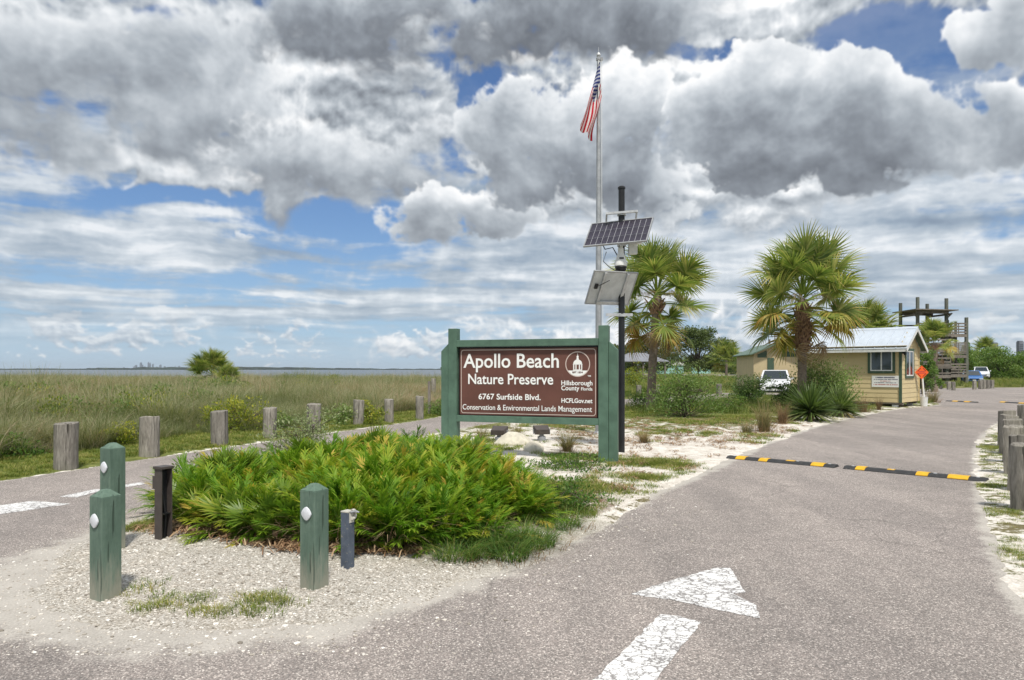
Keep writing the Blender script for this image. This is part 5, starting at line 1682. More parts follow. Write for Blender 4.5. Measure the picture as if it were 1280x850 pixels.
# ================================================================ vegetation
def unit(v):
    return v / np.maximum(np.linalg.norm(v, axis=-1, keepdims=True), 1e-9)
def strips(P, W, side):
    """n ribbons: P (n,L,3) centre lines, W (n,L) half widths, side (n,3) or (n,L,3)"""
    n, L, _ = P.shape
    if side.ndim == 2: side = np.repeat(side[:, None, :], L, 1)
    a = P - side * W[..., None]; b = P + side * W[..., None]
    v = np.stack([a, b], 2).reshape(-1, 3)
    base = (np.arange(n)[:, None] * L + np.arange(L - 1)[None, :]) * 2
    f = np.stack([base, base + 1, base + 3, base + 2], -1).reshape(-1, 4)
    return v, f
def merge(parts):
    vs, fs, ts, k = [], [], [], 0
    for v, f, t in parts:
        vs.append(v); fs.append(f + k); ts.append(t); k += len(v)
    return np.concatenate(vs), np.concatenate(fs), np.concatenate(ts)

def blades(rs, n, rad, h, lean, w, L=4, curl=1.0, tint=(0, 1), flat_r=1.0):
    """tuft of grass blades"""
    a = rs.uniform(0, 2 * np.pi, n); r = rad * np.sqrt(rs.uniform(0, 1, n))
    base = np.stack([np.cos(a) * r, np.sin(a) * r * flat_r, np.zeros(n)], -1)
    hd = a + rs.normal(0, 0.9, n)
    ln = rs.uniform(lean[0], lean[1], n); hh = rs.uniform(h[0], h[1], n)
    s = np.linspace(0, 1, L)[None, :]
    out = (ln * hh)[:, None] * s ** (1 + curl)
    up = hh[:, None] * (s - 0.35 * ln[:, None] * s ** 3)
    P = base[:, None, :] + np.stack([np.cos(hd)[:, None] * out, np.sin(hd)[:, None] * out, up], -1)
    W = w * (1 - s ** 1.6 * 0.93) * np.ones((n, 1)) * rs.uniform(.6, 1.3, n)[:, None]
    sa = hd + np.pi / 2 + rs.normal(0, .5, n)
    v, f = strips(P, W, np.stack([np.cos(sa), np.sin(sa), np.zeros(n)], -1))
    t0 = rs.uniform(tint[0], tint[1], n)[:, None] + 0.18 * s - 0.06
    return v, f, np.repeat(t0.reshape(-1), 2)

def leaf_quads(rs, C, D, size, wid=0.42, tint=None, jitter=0.5):
    """rhombic leaves at C pointing along D"""
    n = len(C)
    D = unit(D + rs.normal(0, jitter, (n, 3)))
    ref = rs.normal(0, 1, (n, 3)); sd = unit(np.cross(D, ref))
    s = size * rs.uniform(.65, 1.3, n)[:, None]
    nrm = np.cross(D, sd)
    v = np.stack([C, C + D * s * .5 + sd * s * wid * .5 + nrm * s * .06, C + D * s, C + D * s * .5 - sd * s * wid * .5 + nrm * s * .06], 1).reshape(-1, 3)
    f = np.arange(n * 4).reshape(-1, 4)
    t = np.repeat(rs.uniform(0, 1, n) if tint is None else tint, 4)
    return v, f, t

# ---------------------------------------------------------------- scattering for uncountable cover
def scatter(name, pts, rot, scl, idx, protos, label, cat):
    """one object whose points carry instanced tufts or stones"""
    me = bpy.data.meshes.new(name)
    me.vertices.add(len(pts)); me.vertices.foreach_set('co', np.asarray(pts, dtype=np.float32).ravel())
    for nm, ty, a in (('rz', 'FLOAT', rot), ('sc', 'FLOAT', scl), ('pick', 'INT', idx)):
        at = me.attributes.new(nm, ty, 'POINT'); at.data.foreach_set('value', np.asarray(a, dtype=np.int32 if ty == 'INT' else np.float32))
    o = bpy.data.objects.new(name, me); COL.objects.link(o)
    coll = bpy.data.collections.new(name + '_source')
    for p in protos: coll.objects.link(p)
    ng = bpy.data.node_groups.new(name + '_scatter', 'GeometryNodeTree')
    ng.interface.new_socket('Geometry', in_out='INPUT', socket_type='NodeSocketGeometry')
    ng.interface.new_socket('Geometry', in_out='OUTPUT', socket_type='NodeSocketGeometry')
    N = ng.nodes; Lk = ng.links
    gi, go = N.new('NodeGroupInput'), N.new('NodeGroupOutput')
    ip = N.new('GeometryNodeInstanceOnPoints'); ci = N.new('GeometryNodeCollectionInfo')
    ci.inputs['Collection'].default_value = coll
    ci.inputs['Separate Children'].default_value = True; ci.inputs['Reset Children'].default_value = True
    def na(nm, ty):
        n = N.new('GeometryNodeInputNamedAttribute'); n.data_type = ty; n.inputs['Name'].default_value = nm
        return n.outputs['Attribute']
    cx = N.new('ShaderNodeCombineXYZ'); Lk.new(na('rz', 'FLOAT'), cx.inputs[2])
    er = N.new('FunctionNodeEulerToRotation'); Lk.new(cx.outputs[0], er.inputs[0])
    Lk.new(gi.outputs[0], ip.inputs['Points']); Lk.new(ci.outputs[0], ip.inputs['Instance'])
    ip.inputs['Pick Instance'].default_value = True
    Lk.new(na('pick', 'INT'), ip.inputs['Instance Index']); Lk.new(er.outputs[0], ip.inputs['Rotation']); Lk.new(na('sc', 'FLOAT'), ip.inputs['Scale'])
    Lk.new(ip.outputs[0], go.inputs[0])
    md = o.modifiers.new('scatter', 'NODES'); md.node_group = ng
    return tag(o, label, cat, kind='stuff')
def proto(name, parts, mat, smooth=False):
    v, f, t = merge(parts)
    me = np_mesh(name, v, f, t, smooth); me.materials.append(mat)
    return bpy.data.objects.new(name, me)
def ground_z(x, y):
    return ground_height(np.asarray(x, dtype=float), np.asarray(y, dtype=float))[0]
RS = np.random.RandomState(3)

def build_marsh():
    protos = []
    for k in range(6):
        rs = np.random.RandomState(100 + k)
        lo = 0.0 + 0.125 * k
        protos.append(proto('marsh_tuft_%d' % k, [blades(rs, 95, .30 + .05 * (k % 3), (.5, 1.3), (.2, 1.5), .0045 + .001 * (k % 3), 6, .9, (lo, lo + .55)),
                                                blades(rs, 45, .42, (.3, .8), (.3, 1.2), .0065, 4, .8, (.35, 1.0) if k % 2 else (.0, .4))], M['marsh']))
    for k in range(2):
        rs = np.random.RandomState(130 + k)
        nq = 420
        off = unit(rs.normal(0, 1, (nq, 3))) * (rs.uniform(0, 1, nq) ** .45)[:, None]
        C = off * np.array([.45, .45, .38]) + np.array([0, 0, .40])
        q = leaf_quads(rs, C, unit(off + np.array([0, 0, .5])), .085, .4, rs.uniform(0, 1, nq))
        protos.append(proto('marsh_weed_%d' % k, [q], M['shrub' if k else 'shrub_yellow']))
    n = 17000
    u = RS.uniform(0, 1, n)
    d = 11 + (99 - 11) * u ** 1.35
    px = RS.uniform(-330, 1000, n)
    x = (px - 640) / FPX * d
    z, asp, so, si = ground_height(x, d)
    keep = (so > 1.9 + vnoise(x, d, .5, 2, 2) * 1.6) & (si > 0) & (d < shore_y(x)) & (x < 0.06 * d) & (x > -0.95 * d - 8)
    x, d, z = x[keep], d[keep], z[keep]
    big = 0.92 + 0.7 * vnoise(x, d, .12, 3, 8) + 0.85 * vnoise(x, d, .45, 2, 5)
    zone = np.clip((vnoise(x, d, .14, 3, 14) * 1.5 + .42 + vnoise(x, d, .6, 2, 3) * .8 + RS.normal(0, .10, len(x))) * 6, 0, 5.99).astype(int)
    so_k = so[keep]
    wd = (vnoise(x, d, .22, 3, 33) > .17) & (RS.uniform(0, 1, len(x)) < .35)
    zone = np.where(wd, 6 + RS.randint(0, 2, len(x)), zone)
    big *= np.clip(.62 + so_k * .06, .6, 1.0)
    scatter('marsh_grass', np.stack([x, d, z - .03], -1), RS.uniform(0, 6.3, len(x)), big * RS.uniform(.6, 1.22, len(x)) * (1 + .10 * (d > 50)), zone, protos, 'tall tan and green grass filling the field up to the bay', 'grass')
build_marsh()

def build_meadow():
    protos = []
    for k in range(4):
        rs = np.random.RandomState(140 + k)
        protos.append(proto('meadow_tuft_%d' % k, [blades(rs, 70, .3, (.2, .55), (.2, .8), .007, 4, .9, (.1 * k, .1 * k + .6))], M['meadow']))
    n = 9000
    d = 22 + (190 - 22) * RS.uniform(0, 1, n) ** 1.5
    px = RS.uniform(560, 1500, n)
    x = (px - 640) / FPX * d
    z, asp, so, si = ground_height(x, d)
    keep = (asp > .35) & (d > 24) & ((si > 0) | (RS.uniform(0, 1, n) < .55)) & (d < 185) & ~((d > 135) & (px > 850) & (px < 950))
    # keep the booth and the car stand clear
    keep &= ~((np.abs(x - 15.5) < 3.2) & (np.abs(d - 31) < 2.6))
    x, d, z = x[keep], d[keep], z[keep]
    sc = RS.uniform(.7, 1.3, len(x)) * np.clip(.55 + d * .006, .6, 1.3)
    scatter('meadow_grass', np.stack([x, d, z - .02], -1), RS.uniform(0, 6.3, len(x)), sc, RS.randint(0, 4, len(x)), protos, 'green meadow grass beyond the sign and round the booth', 'grass')
build_meadow()

def build_lawn():
    protos = []
    for k in range(4):
        rs = np.random.RandomState(180 + k)
        protos.append(proto('turf_tuft_%d' % k, [blades(rs, 46, .10, (.03, .085), (.3, 1.1), .0028, 3, .7, (.12 * k, .12 * k + .55))], M['lawn']))
    # strip along the left road
    n = 30000
    px = RS.uniform(-200, 640, n); d = RS.uniform(8.5, 27, n)
    x = (px - 640) / FPX * d
    z, asp, so, si = ground_height(x, d)
    k1 = (so > .12 + .5 * (vnoise(x, d, 1.2, 3, 1) + .2)) & (so < 3.2) & (si > 0)
    # loose turf on the island and right verge
    n2 = 26000
    x2 = RS.uniform(-4.0, 13, n2); d2 = RS.uniform(4.3, 26, n2)
    z2, asp2, so2, si2 = ground_height(x2, d2)
    pat = vnoise(x2, d2, .55, 4, 21) + .55 * vnoise(x2, d2, 2.2, 2, 22)
    thr = np.where(si2 < 0, np.where(d2 < 7.6, .62, np.clip(.26 - .012 * (d2 - 9), .02, .3)), -.10)
    k2 = (asp2 > .10) & (pat > thr) & (x2 > -.05 * d2 + .0 - 3.2 * (d2 < 9)) & ((si2 < 0) | ((x2 > 2) & (so2 < 3.2)))
    # named clumps: on the gravel tip, right of the leafy mound, beside the sign
    spots = [((285, 768), .32, .08, 22), ((335, 757), .20, .09, 26), ((205, 764), .26, .09, 16), ((240, 755), .4, .12, 12), ((190, 742), .3, .2, 7), ((178, 662), .22, .22, 120), ((715, 615), .75, .38, 420), ((640, 652), .5, .3, 160), ((700, 645), .35, .2, 160), ((820, 582), .55, .4, 420), ((720, 575), .6, .5, 200),
             ((800, 600), .3, .2, 80), ((940, 505), 2.0, 2.0, 500), ((860, 512), 2.6, 2.2, 900), ((760, 520), 1.5, 1.5, 300), ((1232, 608), .16, .22, 60), ((1240, 560), .3, .9, 160), ((1250, 640), .25, .6, 140), ((1262, 690), .3, .5, 110)]
    xs, ys = [x[k1], x2[k2]], [d[k1], d2[k2]]
    for (p, rx, ry, c) in spots:
        gx, gy = G(*p)
        xs.append(gx + RS.normal(0, rx * .55, c)); ys.append(gy + RS.normal(0, ry * .55, c))
    x = np.concatenate(xs); y = np.concatenate(ys)
    z, asp, so, si = ground_height(x, y)
    ok = asp > .03
    x, y, z = x[ok], y[ok], z[ok]
    scatter('turf', np.stack([x, y, z - .004], -1), RS.uniform(0, 6.3, len(x)), RS.uniform(.5, 1.35, len(x)) * np.clip(.55 + y * .03, .6, 1.3) * np.where((x > 3) & (si[ok] > 0), .6, 1.0), RS.randint(0, 4, len(x)), protos, 'short yellow-green turf along the verges and round the sign', 'grass')
build_lawn()

def build_gravel():
    protos = []
    m, nt, b, out = new_mat('shell_gravel')
    rnd = obj_random(nt)
    c = nt.ramp(rnd, [(0.0, (0.20, 0.175, 0.145)), (0.15, (0.36, 0.325, 0.275)), (0.45, (0.54, 0.495, 0.435)), (0.8, (0.70, 0.66, 0.60)), (1.0, (0.84, 0.82, 0.77))])
    nt.link(c, b.inputs['Base Color']); b.inputs['Roughness'].default_value = 0.9
    for k in range(5):
        bm = bmesh.new(); bmesh.ops.create_icosphere(bm, subdivisions=1, radius=1.0)
        rng = random.Random(k)
        for v in bm.verts:
            v.co = v.co * rng.uniform(.7, 1.15); v.co.z *= .55; v.co.x *= 1.25
        me = bpy.data.meshes.new('pebble'); bm.to_mesh(me); bm.free(); me.materials.append(m)
        protos.append(bpy.data.objects.new('pebble_%d' % k, me))
    n = 95000
    x = RS.uniform(-4.4, 2.2, n); y = 3.9 + (11 - 3.9) * RS.uniform(0, 1, n) ** 1.3
    z, asp, so, si = ground_height(x, y)
    p = np.where(si < 0, .95, np.exp(-si / .40) * .35)
    p = np.where(y > 8.2, p * .5, p)
    ok = (RS.uniform(0, 1, n) < p) & (so < 0)
    x, y, z = x[ok], y[ok], np.maximum(z[ok], 0.0)
    size = np.exp(RS.normal(-5.22, .42, len(x)))
    scatter('gravel', np.stack([x, y, z + size * .15], -1), RS.uniform(0, 6.3, len(x)), size, RS.randint(0, 5, len(x)), protos, 'pale shell gravel covering the tip of the island', 'gravel')
    # dry litter under the leafy mound
    rs = np.random.RandomState(9)
    lp = []
    for k in range(4):
        n = 16
        a = rs.uniform(0, 6.3, n); L_ = 4
        s = np.linspace(0, 1, L_)[None, :]
        ln = rs.uniform(.05, .16, n)[:, None]
        P = np.stack([np.cos(a)[:, None] * ln * (s - .5) + rs.normal(0, .06, n)[:, None], np.sin(a)[:, None] * ln * (s - .5) + rs.normal(0, .06, n)[:, None], .008 + rs.uniform(0, .035, n)[:, None] * np.sin(s * 3.1) + 0 * ln], -1)
        v, f = strips(P, .0035 * np.ones((n, L_)), np.stack([-np.sin(a), np.cos(a), np.zeros(n)], -1))
        lp.append(proto('litter_%d' % k, [(v, f, np.repeat(rs.uniform(0, 1, n), L_ * 2))], M['litter']))
    n = 520
    t = rs.uniform(0, .62, n)
    ex = np.interp(t, [0, .2, .4, .6, .8, 1], [G(205, 668)[0], G(290, 682)[0], G(400, 698)[0], G(500, 697)[0], G(600, 702)[0], G(700, 668)[0]])
    ey = np.interp(t, [0, .2, .4, .6, .8, 1], [G(205, 668)[1], G(290, 682)[1], G(400, 698)[1], G(500, 697)[1], G(600, 702)[1], G(700, 668)[1]])
    x = ex + rs.normal(0, .12, n); y = ey + np.abs(rs.normal(0, .20, n)) - .03 + .10 * vnoise(ex, ey, 2.0, 2)
    z = np.maximum(ground_z(x, y), 0)
    x3 = rs.uniform(1.0, 9.0, 900); y3 = rs.uniform(9.0, 22.0, 900)
    a3, s3 = ground_height(x3, y3)[1], sdf(ISLAND_P, x3, y3)
    k3 = (s3 < -.2)
    x = np.concatenate([x, x3[k3]]); y = np.concatenate([y, y3[k3]]); n = len(x); z = np.maximum(ground_z(x, y), 0)
    scatter('leaf_litter', np.stack([x, y, z], -1), rs.uniform(0, 6.3, n), rs.uniform(.7, 1.6, n), rs.randint(0, 4, n), lp, 'brown dry leaf litter along the foot of the leafy mound and strewn on the sand', 'leaf litter')
build_gravel()

# ---------------------------------------------------------------- coontie mound
def coontie_mesh(seed, nf=62, size=1.0):
    rs = np.random.RandomState(seed)
    parts = []
    for i in range(nf):
        az = rs.uniform(0, 2 * np.pi); el = np.clip(rs.normal(1.02, .34), .2, 1.5)
        L = rs.uniform(.42, .74) * size
        n = 24
        s = np.linspace(0, 1, n)
        # arching midrib
        ang = el - s * rs.uniform(.25, .8)
        dx = np.cumsum(np.cos(ang)) / n * L; dz = np.cumsum(np.sin(ang)) / n * L
        ca, sa = np.cos(az), np.sin(az)
        P = np.stack([dx * ca, dx * sa, dz], -1) + np.array([rs.normal(0, .07), rs.normal(0, .07), 0])
        T = np.stack([np.cos(ang) * ca, np.cos(ang) * sa, np.sin(ang)], -1)
        sd = np.array([-sa, ca, 0.0]); up = np.cross(T, sd) * -1
        old = rs.uniform(0, 1) < .07
        t0 = rs.uniform(.05, .55) if not old else rs.uniform(.75, 1.0)
        k = s > .22
        for sg in (-1, 1):
            p = P[k]; m = len(p); q = s[k]
            ll = (.07 + .085 * np.sin(np.pi * np.clip((q - .10) / 1.05, 0, 1)) ** .7) * size * rs.uniform(.85, 1.2)
            D = unit(T[k] * (.75 + .4 * q[:, None]) + sg * sd * .42 + up[k] * .38 + np.array([0, 0, .35]) + rs.normal(0, .16, (m, 3)))
            lv = np.linspace(0, 1, 4)[None, :, None]
            C = p[:, None, :] + D[:, None, :] * ll[:, None, None] * lv + np.array([0, 0, -.018]) * lv ** 2
            W = .0066 * size * np.array([.6, 1.0, .85, .12])[None, :] * np.ones((m, 1))
            side = unit(np.cross(D, up[k]) + rs.normal(0, .25, (m, 3)))
            v, f = strips(C, W, side)
            tt = np.clip(t0 + .28 * q - .08, 0, 1)[:, None] + np.array([-.06, 0, .05, .16])[None, :] + rs.normal(0, .05, (m, 1))
            parts.append((v, f, np.repeat(tt.reshape(-1), 2)))
        W = np.linspace(.006, .002, n)[None, :] * size
        v, f = strips(P[None], W, sd[None])
        parts.append((v, f, np.full(len(v), t0 + .1)))
    return np_mesh('fronds', *merge(parts))
def skirt_mesh(seed, n=26):
    """dead fronds hanging round the foot"""
    rs = np.random.RandomState(seed)
    return np_mesh('dead_fronds', *blades(rs, n * 5, .16, (.2, .5), (.7, 1.6), .006, 5, .5, (.2, .9)))
CV = [coontie_mesh(300 + k, 95, .80) for k in range(6)]
CD = [skirt_mesh(320 + k) for k in range(2)]
CM = smooth_poly([G(222, 655), G(290, 684), G(395, 698), G(500, 697), G(598, 702), G(672, 664), (0.32, 8.2), (0.15, 9.0), (-0.5, 10.2), (-1.5, 10.9), (-2.6, 10.3), (-3.5, 9.0), (-3.9, 7.9)], 1)
def build_coontie():
    rs = np.random.RandomState(17)
    pts = []
    tries = 0
    while len(pts) < 90 and tries < 6000:
        tries += 1
        x = rs.uniform(-4.3, 1.2); y = rs.uniform(6.0, 11.2)
        if sdf(CM, np.array([x]), np.array([y]))[0] > -.12: continue
        if min([math.hypot(x - a, y - b) for a, b in pts] + [9]) < .33: continue
        pts.append((x, y))
    for i, (x, y) in enumerate(pts):
        z = float(ground_z([x], [y])[0])
        t = thing('coontie_plant', 'one of the fern-like green plants massed into the leafy mound before the sign', 'plant', (x, y, z - .02), rs.uniform(0, 6.3), 'fern-like plants of the leafy mound')
        e = float(sdf(CM, np.array([x]), np.array([y]))[0])
        s = np.clip(.80 + .24 * min(1.2, -e), .75, 1.15) * rs.uniform(.82, 1.22)
        t.scale = (s, s, s * rs.uniform(.95, 1.15))
        link_mesh('fronds', CV[i % 6], M['coontie'], t)
        if e > -.3 and i % 2:
            link_mesh('dead_fronds', CD[i % 2], M['sabal_dead'], t)
build_coontie()

# ---------------------------------------------------------------- fan palms
def fan_mesh(seed, nl=38, Rf=.95, pet=1.0, droop=.55, spread=150, tint=(.1, .55), width=.030):
    """one fan frond: stalk along +x, leaflets radiating from its end"""
    rs = np.random.RandomState(seed)
    parts = []
    # stalk, sagging
    n = 7
    s = np.linspace(0, 1, n)
    P = np.stack([s * pet, np.zeros(n), .10 * np.sin(s * 2.4) * pet - droop * .18 * s ** 2 * pet], -1)
    W = np.linspace(.030, .014, n)[None]
    for sd in ((0, 1, 0), (0, 0, 1)):
        v, f = strips(P[None], W, np.array([sd], dtype=float)); parts.append((v, f, np.full(len(v), tint[0] + .30)))
    hub = P[-1]
    th = np.linspace(-spread, spread, nl) * np.pi / 180 + rs.normal(0, .02, nl)
    L = Rf * (.74 + .26 * np.cos(th * .62)) * rs.uniform(.9, 1.05, nl)
    lv = 6
    q = np.linspace(0, 1, lv)[None, :]
    # costa: hub shifts outward for the middle leaflets
    ox = hub[0] + .26 * Rf * np.maximum(0, np.cos(th)) ** 1.5
    out = L[:, None] * q
    X = ox[:, None] + np.cos(th)[:, None] * out
    Y = np.sin(th)[:, None] * out
    fold = .30 * np.abs(np.sin(th))[:, None] * out                       # blade folded up along the rib
    Z = hub[2] + fold - droop * (q ** 2.3) * L[:, None] * rs.uniform(.55, 1.1, nl)[:, None] - droop * .35 * np.maximum(0, np.cos(th))[:, None] * (q * Rf) ** 2
    X = X - .35 * droop * (q ** 2.6) * L[:, None] * np.cos(th)[:, None]
    C = np.stack([X, Y, Z], -1)
    Wd = width * np.array([.55, 1.0, .95, .65, .34, .05])[None, :] * np.ones((nl, 1))
    sx, sy = -np.sin(th), np.cos(th)
    tw = rs.choice([-1, 1], nl) * rs.uniform(.15, .5, nl)
    side = unit(np.stack([sx, sy, tw], -1))
    v, f = strips(C, Wd, side)
    t0 = rs.uniform(tint[0], tint[1], nl)[:, None] + np.array([.06, 0, .0, .05, .16, .34])[None, :]
    parts.append((v, f, np.repeat(t0.reshape(-1), 2)))
    return np_mesh('frond', *merge(parts))
FANS = [fan_mesh(400 + k, 44, .90 + .05 * (k % 3), 1.08, .16 + .09 * (k % 4), 150, (.02, .62), .030) for k in range(6)]
FANS_OLD = [fan_mesh(420 + k, 36, .9, 1.0, .65, 130, (.05, .8), .034) for k in range(3)]
FANS_DEAD = [fan_mesh(430 + k, 22, .75, .95, 1.5, 90, (.1, .9), .02) for k in range(2)]
def palm_trunk_mesh(h, r, seed, lean=(0, 0), flare=1.35):
    rng = random.Random(seed)
    n = 16; m = max(14, int(h / .14))
    vs = []
    for i in range(m + 1):
        s = i / m; z = -.2 + (h + .2) * s
        rr = r * (1 + (flare - 1) * math.exp(-s * 7)) * (1 + (.035 if i % 2 else -.02))
        for k in range(n):
            a = 2 * PI * k / n
            q = rr * (1 + rng.uniform(-.05, .05))
            vs.append((lean[0] * s ** 1.5 + q * math.cos(a), lean[1] * s ** 1.5 + q * math.sin(a), z))
    fs = [(i * n + k, i * n + (k + 1) % n, (i + 1) * n + (k + 1) % n, (i + 1) * n + k) for i in range(m) for k in range(n)]
    fs.append(tuple(m * n + k for k in range(n)))
    return MB().add(vs, fs).mesh('trunk', smooth=True)
def boots_mesh(h0, h1, r, seed, per=7, size=1.0):
    """criss-cross leaf bases left on the trunk"""
    rng = random.Random(seed)
    mb = MB()
    z = h0; row = 0
    while z < h1:
        for k in range(per):
            a = 2 * PI * (k + (row % 2) * .5) / per + rng.uniform(-.15, .15)
            l = rng.uniform(.20, .34) * size; w = rng.uniform(.045, .065) * size
            o = rng.uniform(.3, .8)
            ca, sa = math.cos(a), math.sin(a)
            base = Vector((ca * r * .9, sa * r * .9, z)); d = Vector((ca * o, sa * o, .9)).normalized()
            sd = Vector((-sa, ca, 0)); nn = d.cross(sd)
            tipc = base + d * l
            # split (V) base
            for sg in (-1, 1):
                p0 = base + sd * sg * w * 1.5 - d * .06
                mb.add([p0 - sd * w * .5, p0 + sd * w * .5, tipc + sd * w * .32, tipc - sd * w * .32, p0 - sd * w * .5 - nn * .02, p0 + sd * w * .5 - nn * .02, tipc + sd * w * .32 - nn * .018, tipc - sd * w * .32 - nn * .018],
                       [(0, 1, 2, 3), (7, 6, 5, 4), (0, 4, 5, 1), (1, 5, 6, 2), (2, 6, 7, 3), (3, 7, 4, 0)])
        z += .085 * size; row += 1
    return mb.mesh('leaf_bases')
def palm(name, label, loc, h, r, nf, size, seed, boots=None, dead=3, old=6, lean=(0, 0), tz=1.0, elmin=-.75, group='fan palms', flowers=0, cat='palm tree'):
    rng = random.Random(seed)
    t = thing(name, label, cat, loc, 0, group)
    link_mesh('trunk', palm_trunk_mesh(h, r, seed, lean), M['palm_trunk'], t)
    if boots:
        b = link_mesh('leaf_bases', boots_mesh(h - boots, h - .35, r * 1.1, seed, 8, 1.25), M['boot'], t)
        b.location = (lean[0] * .8, lean[1] * .8, 0); b['kind'] = 'stuff'
    top = Vector((lean[0], lean[1], h - .02))
    ga = PI * (3 - math.sqrt(5))
    def put(me, mat, az, el, s, k):
        o = link_mesh('frond', me, mat, t)
        o.location = top + Vector((math.cos(az) * r * .4, math.sin(az) * r * .4, .16 * (el + .4) - .62 * max(0.0, (.55 - el) / 1.3)))
        o.rotation_mode = 'XYZ'
        o.rotation_euler = Euler((rng.uniform(-1.1, 1.1), -el, az), 'XYZ')
        o.scale = (s, s, s)
    for i in range(nf):
        u = (i + .5) / nf
        el = elmin + (1.42 - elmin) * u ** .8 + rng.uniform(-.12, .12)
        az = i * ga + rng.uniform(-.25, .25)
        put(FANS[(i * 5 + seed) % 6], M['sabal'], az, el, size * rng.uniform(.88, 1.08) * (1 - .12 * max(0, u - .75) * 4 * .5), i)
    for i in range(old):
        put(FANS_OLD[i % 3], M['sabal_old'], i * ga * 1.7 + seed, rng.uniform(elmin - .15, elmin + .4), size * rng.uniform(.85, 1.0), i)
    for i in range(dead):
        put(FANS_DEAD[i % 2], M['sabal_dead'], i * 2.2 + seed * .7, rng.uniform(-1.15, -.75), size * rng.uniform(.7, .9), i)
    # flower stalks among the fronds
    for i in range(flowers):
        rs = np.random.RandomState(seed * 7 + i)
        az = i * 1.15 + seed; L_ = 1.45 * size
        parts = []
        s = np.linspace(0, 1, 12)
        C = np.stack([np.cos(az) * L_ * s * .85, np.sin(az) * L_ * s * .85, L_ * (.55 * s - .75 * s ** 2.2)], -1)
        v, f = strips(C[None], np.linspace(.012, .004, 12)[None], np.array([[-np.sin(az), np.cos(az), 0]])); parts.append((v, f, np.full(len(v), .5)))
        nb = 60
        idx = rs.randint(3, 12, nb)
        D = unit(rs.normal(0, 1, (nb, 3)) + np.array([0, 0, -.5]))
        lv = np.linspace(0, 1, 4)[None, :, None]
        CC = C[idx][:, None, :] + D[:, None, :] * rs.uniform(.10, .30, nb)[:, None, None] * lv + np.array([0, 0, -.06]) * lv ** 2
        v, f = strips(CC, .005 * np.ones((nb, 4)), unit(rs.normal(0, 1, (nb, 3)))); parts.append((v, f, np.repeat(rs.uniform(.2, 1, nb), 8)))
        o = link_mesh('flower_stalk', np_mesh('flower_stalk', *merge(parts)), M['sabal_dead'], t); o.location = top
    return t
palm('fan_palm', 'fan palm right of the solar pole, with thin brown flower stalks', (5.22, 26.2, 0), 4.35, .155, 33, 1.05, 3, boots=.6, dead=4, old=5, lean=(.25, 0), elmin=-.7, flowers=7)
palm('fan_palm', 'fan palm with a criss-cross booted trunk before the tan booth', (10.70, 25.7, 0), 4.2, .15, 36, 1.14, 8, boots=1.9, dead=3, old=8, lean=(.05, 0), elmin=-.55, flowers=6)
palm('fan_palm', 'fan palm whose crown rises behind the booth roof', ((1087 - 640) / FPX * 40, 40.0, 0), 3.55, .2, 34, 1.0, 12, boots=.5, dead=1, old=3, elmin=-.35)
palm('fan_palm', 'fan palm standing in front of the timber tower', ((1168 - 640) / FPX * 50, 50.0, 0), 3.55, .21, 26, .82, 14, boots=.5, dead=2, old=3, elmin=-.3)
palm('fan_palm', 'small distant fan palm above the right-hand trees', ((1231 - 640) / FPX * 130, 130.0, 0), 4.9, .22, 24, 1.45, 17, dead=1, old=3, elmin=-.7)
palm('fan_palm', 'lone bushy fan palm out in the marsh grass', ((266 - 640) / FPX * 54, 54.0, 0), 1.15, .2, 34, .98, 19, dead=0, old=2, elmin=-.25)
palm('fan_palm', 'low young fan palm right against the lone marsh palm', ((284 - 640) / FPX * 50, 50.0, 0), .45, .15, 22, .72, 23, dead=0, old=1, elmin=-.05)
palm('fan_palm', 'dark fan palm at the right end of the oak trees', ((908 - 640) / FPX * 150, 150.0, 0), 3.6, .25, 30, 2.2, 27, dead=0, old=1, elmin=-.5)

# ---------------------------------------------------------------- small palmettos in the left of the mound
PAL = [fan_mesh(440 + k, 18, .20, .20, .16, 85, (.05, .5), .011) for k in range(4)]
def palmetto(x, y, seed, label, nf=13, s=1.0, z=0.0):
    rng = random.Random(seed)
    t = thing('palmetto', label, 'palmetto', (x, y, float(ground_z([x], [y])[0])), rng.uniform(0, 6), 'palmettos in the leafy mound')
    for i in range(nf):
        o = link_mesh('frond', PAL[i % 4], M['palmetto'], t)
        el = rng.uniform(.35, 1.4)
        o.rotation_euler = Euler((rng.uniform(-.6, .6), -el, i * 2.4 + rng.uniform(-.3, .3)), 'XYZ')
        k = s * rng.uniform(.8, 1.15); o.scale = (k, k, k)
        o.location = (rng.uniform(-.12, .12), rng.uniform(-.12, .12), .05 + z)
    MB().tube([(0, 0, -.1), (0, 0, .10 + z)], [.03, .035], 6).build('stem', M['boot'], t)
for i, (px, py, s, lab) in enumerate([(240, 668, 1.0, 'small fan-leaved palmetto beside the bronze bollard light'), (300, 682, 1.0, 'fan-leaved palmetto at the left front of the leafy mound'),
        (345, 690, .95, 'fan-leaved palmetto at the mound foot left of the green bollard'), (372, 680, 1.1, 'yellowish palmetto just behind the right green bollard'),
        (430, 694, .9, 'low palmetto behind the slate light post'), (470, 688, 1.05, 'palmetto right of the slate light post')]):
    palmetto(*G(px, py), 900 + i, lab, 13, s)
for i, (x, y, s, lab) in enumerate([(-3.0, 7.4, 1.25, 'bronze-tipped palmetto rising from the left shoulder of the mound'), (-2.3, 8.3, 1.3, 'tall yellow palmetto fans at the middle left of the mound'),
        (-1.75, 8.9, 1.3, 'yellow palmetto fans near the top of the mound'), (-1.2, 7.6, 1.25, 'palmetto fans at the centre of the mound'), (-.5, 8.4, 1.25, 'palmetto fans at the right of the mound')]):
    palmetto(x, y, 920 + i, lab, 14, s * .85, .20)

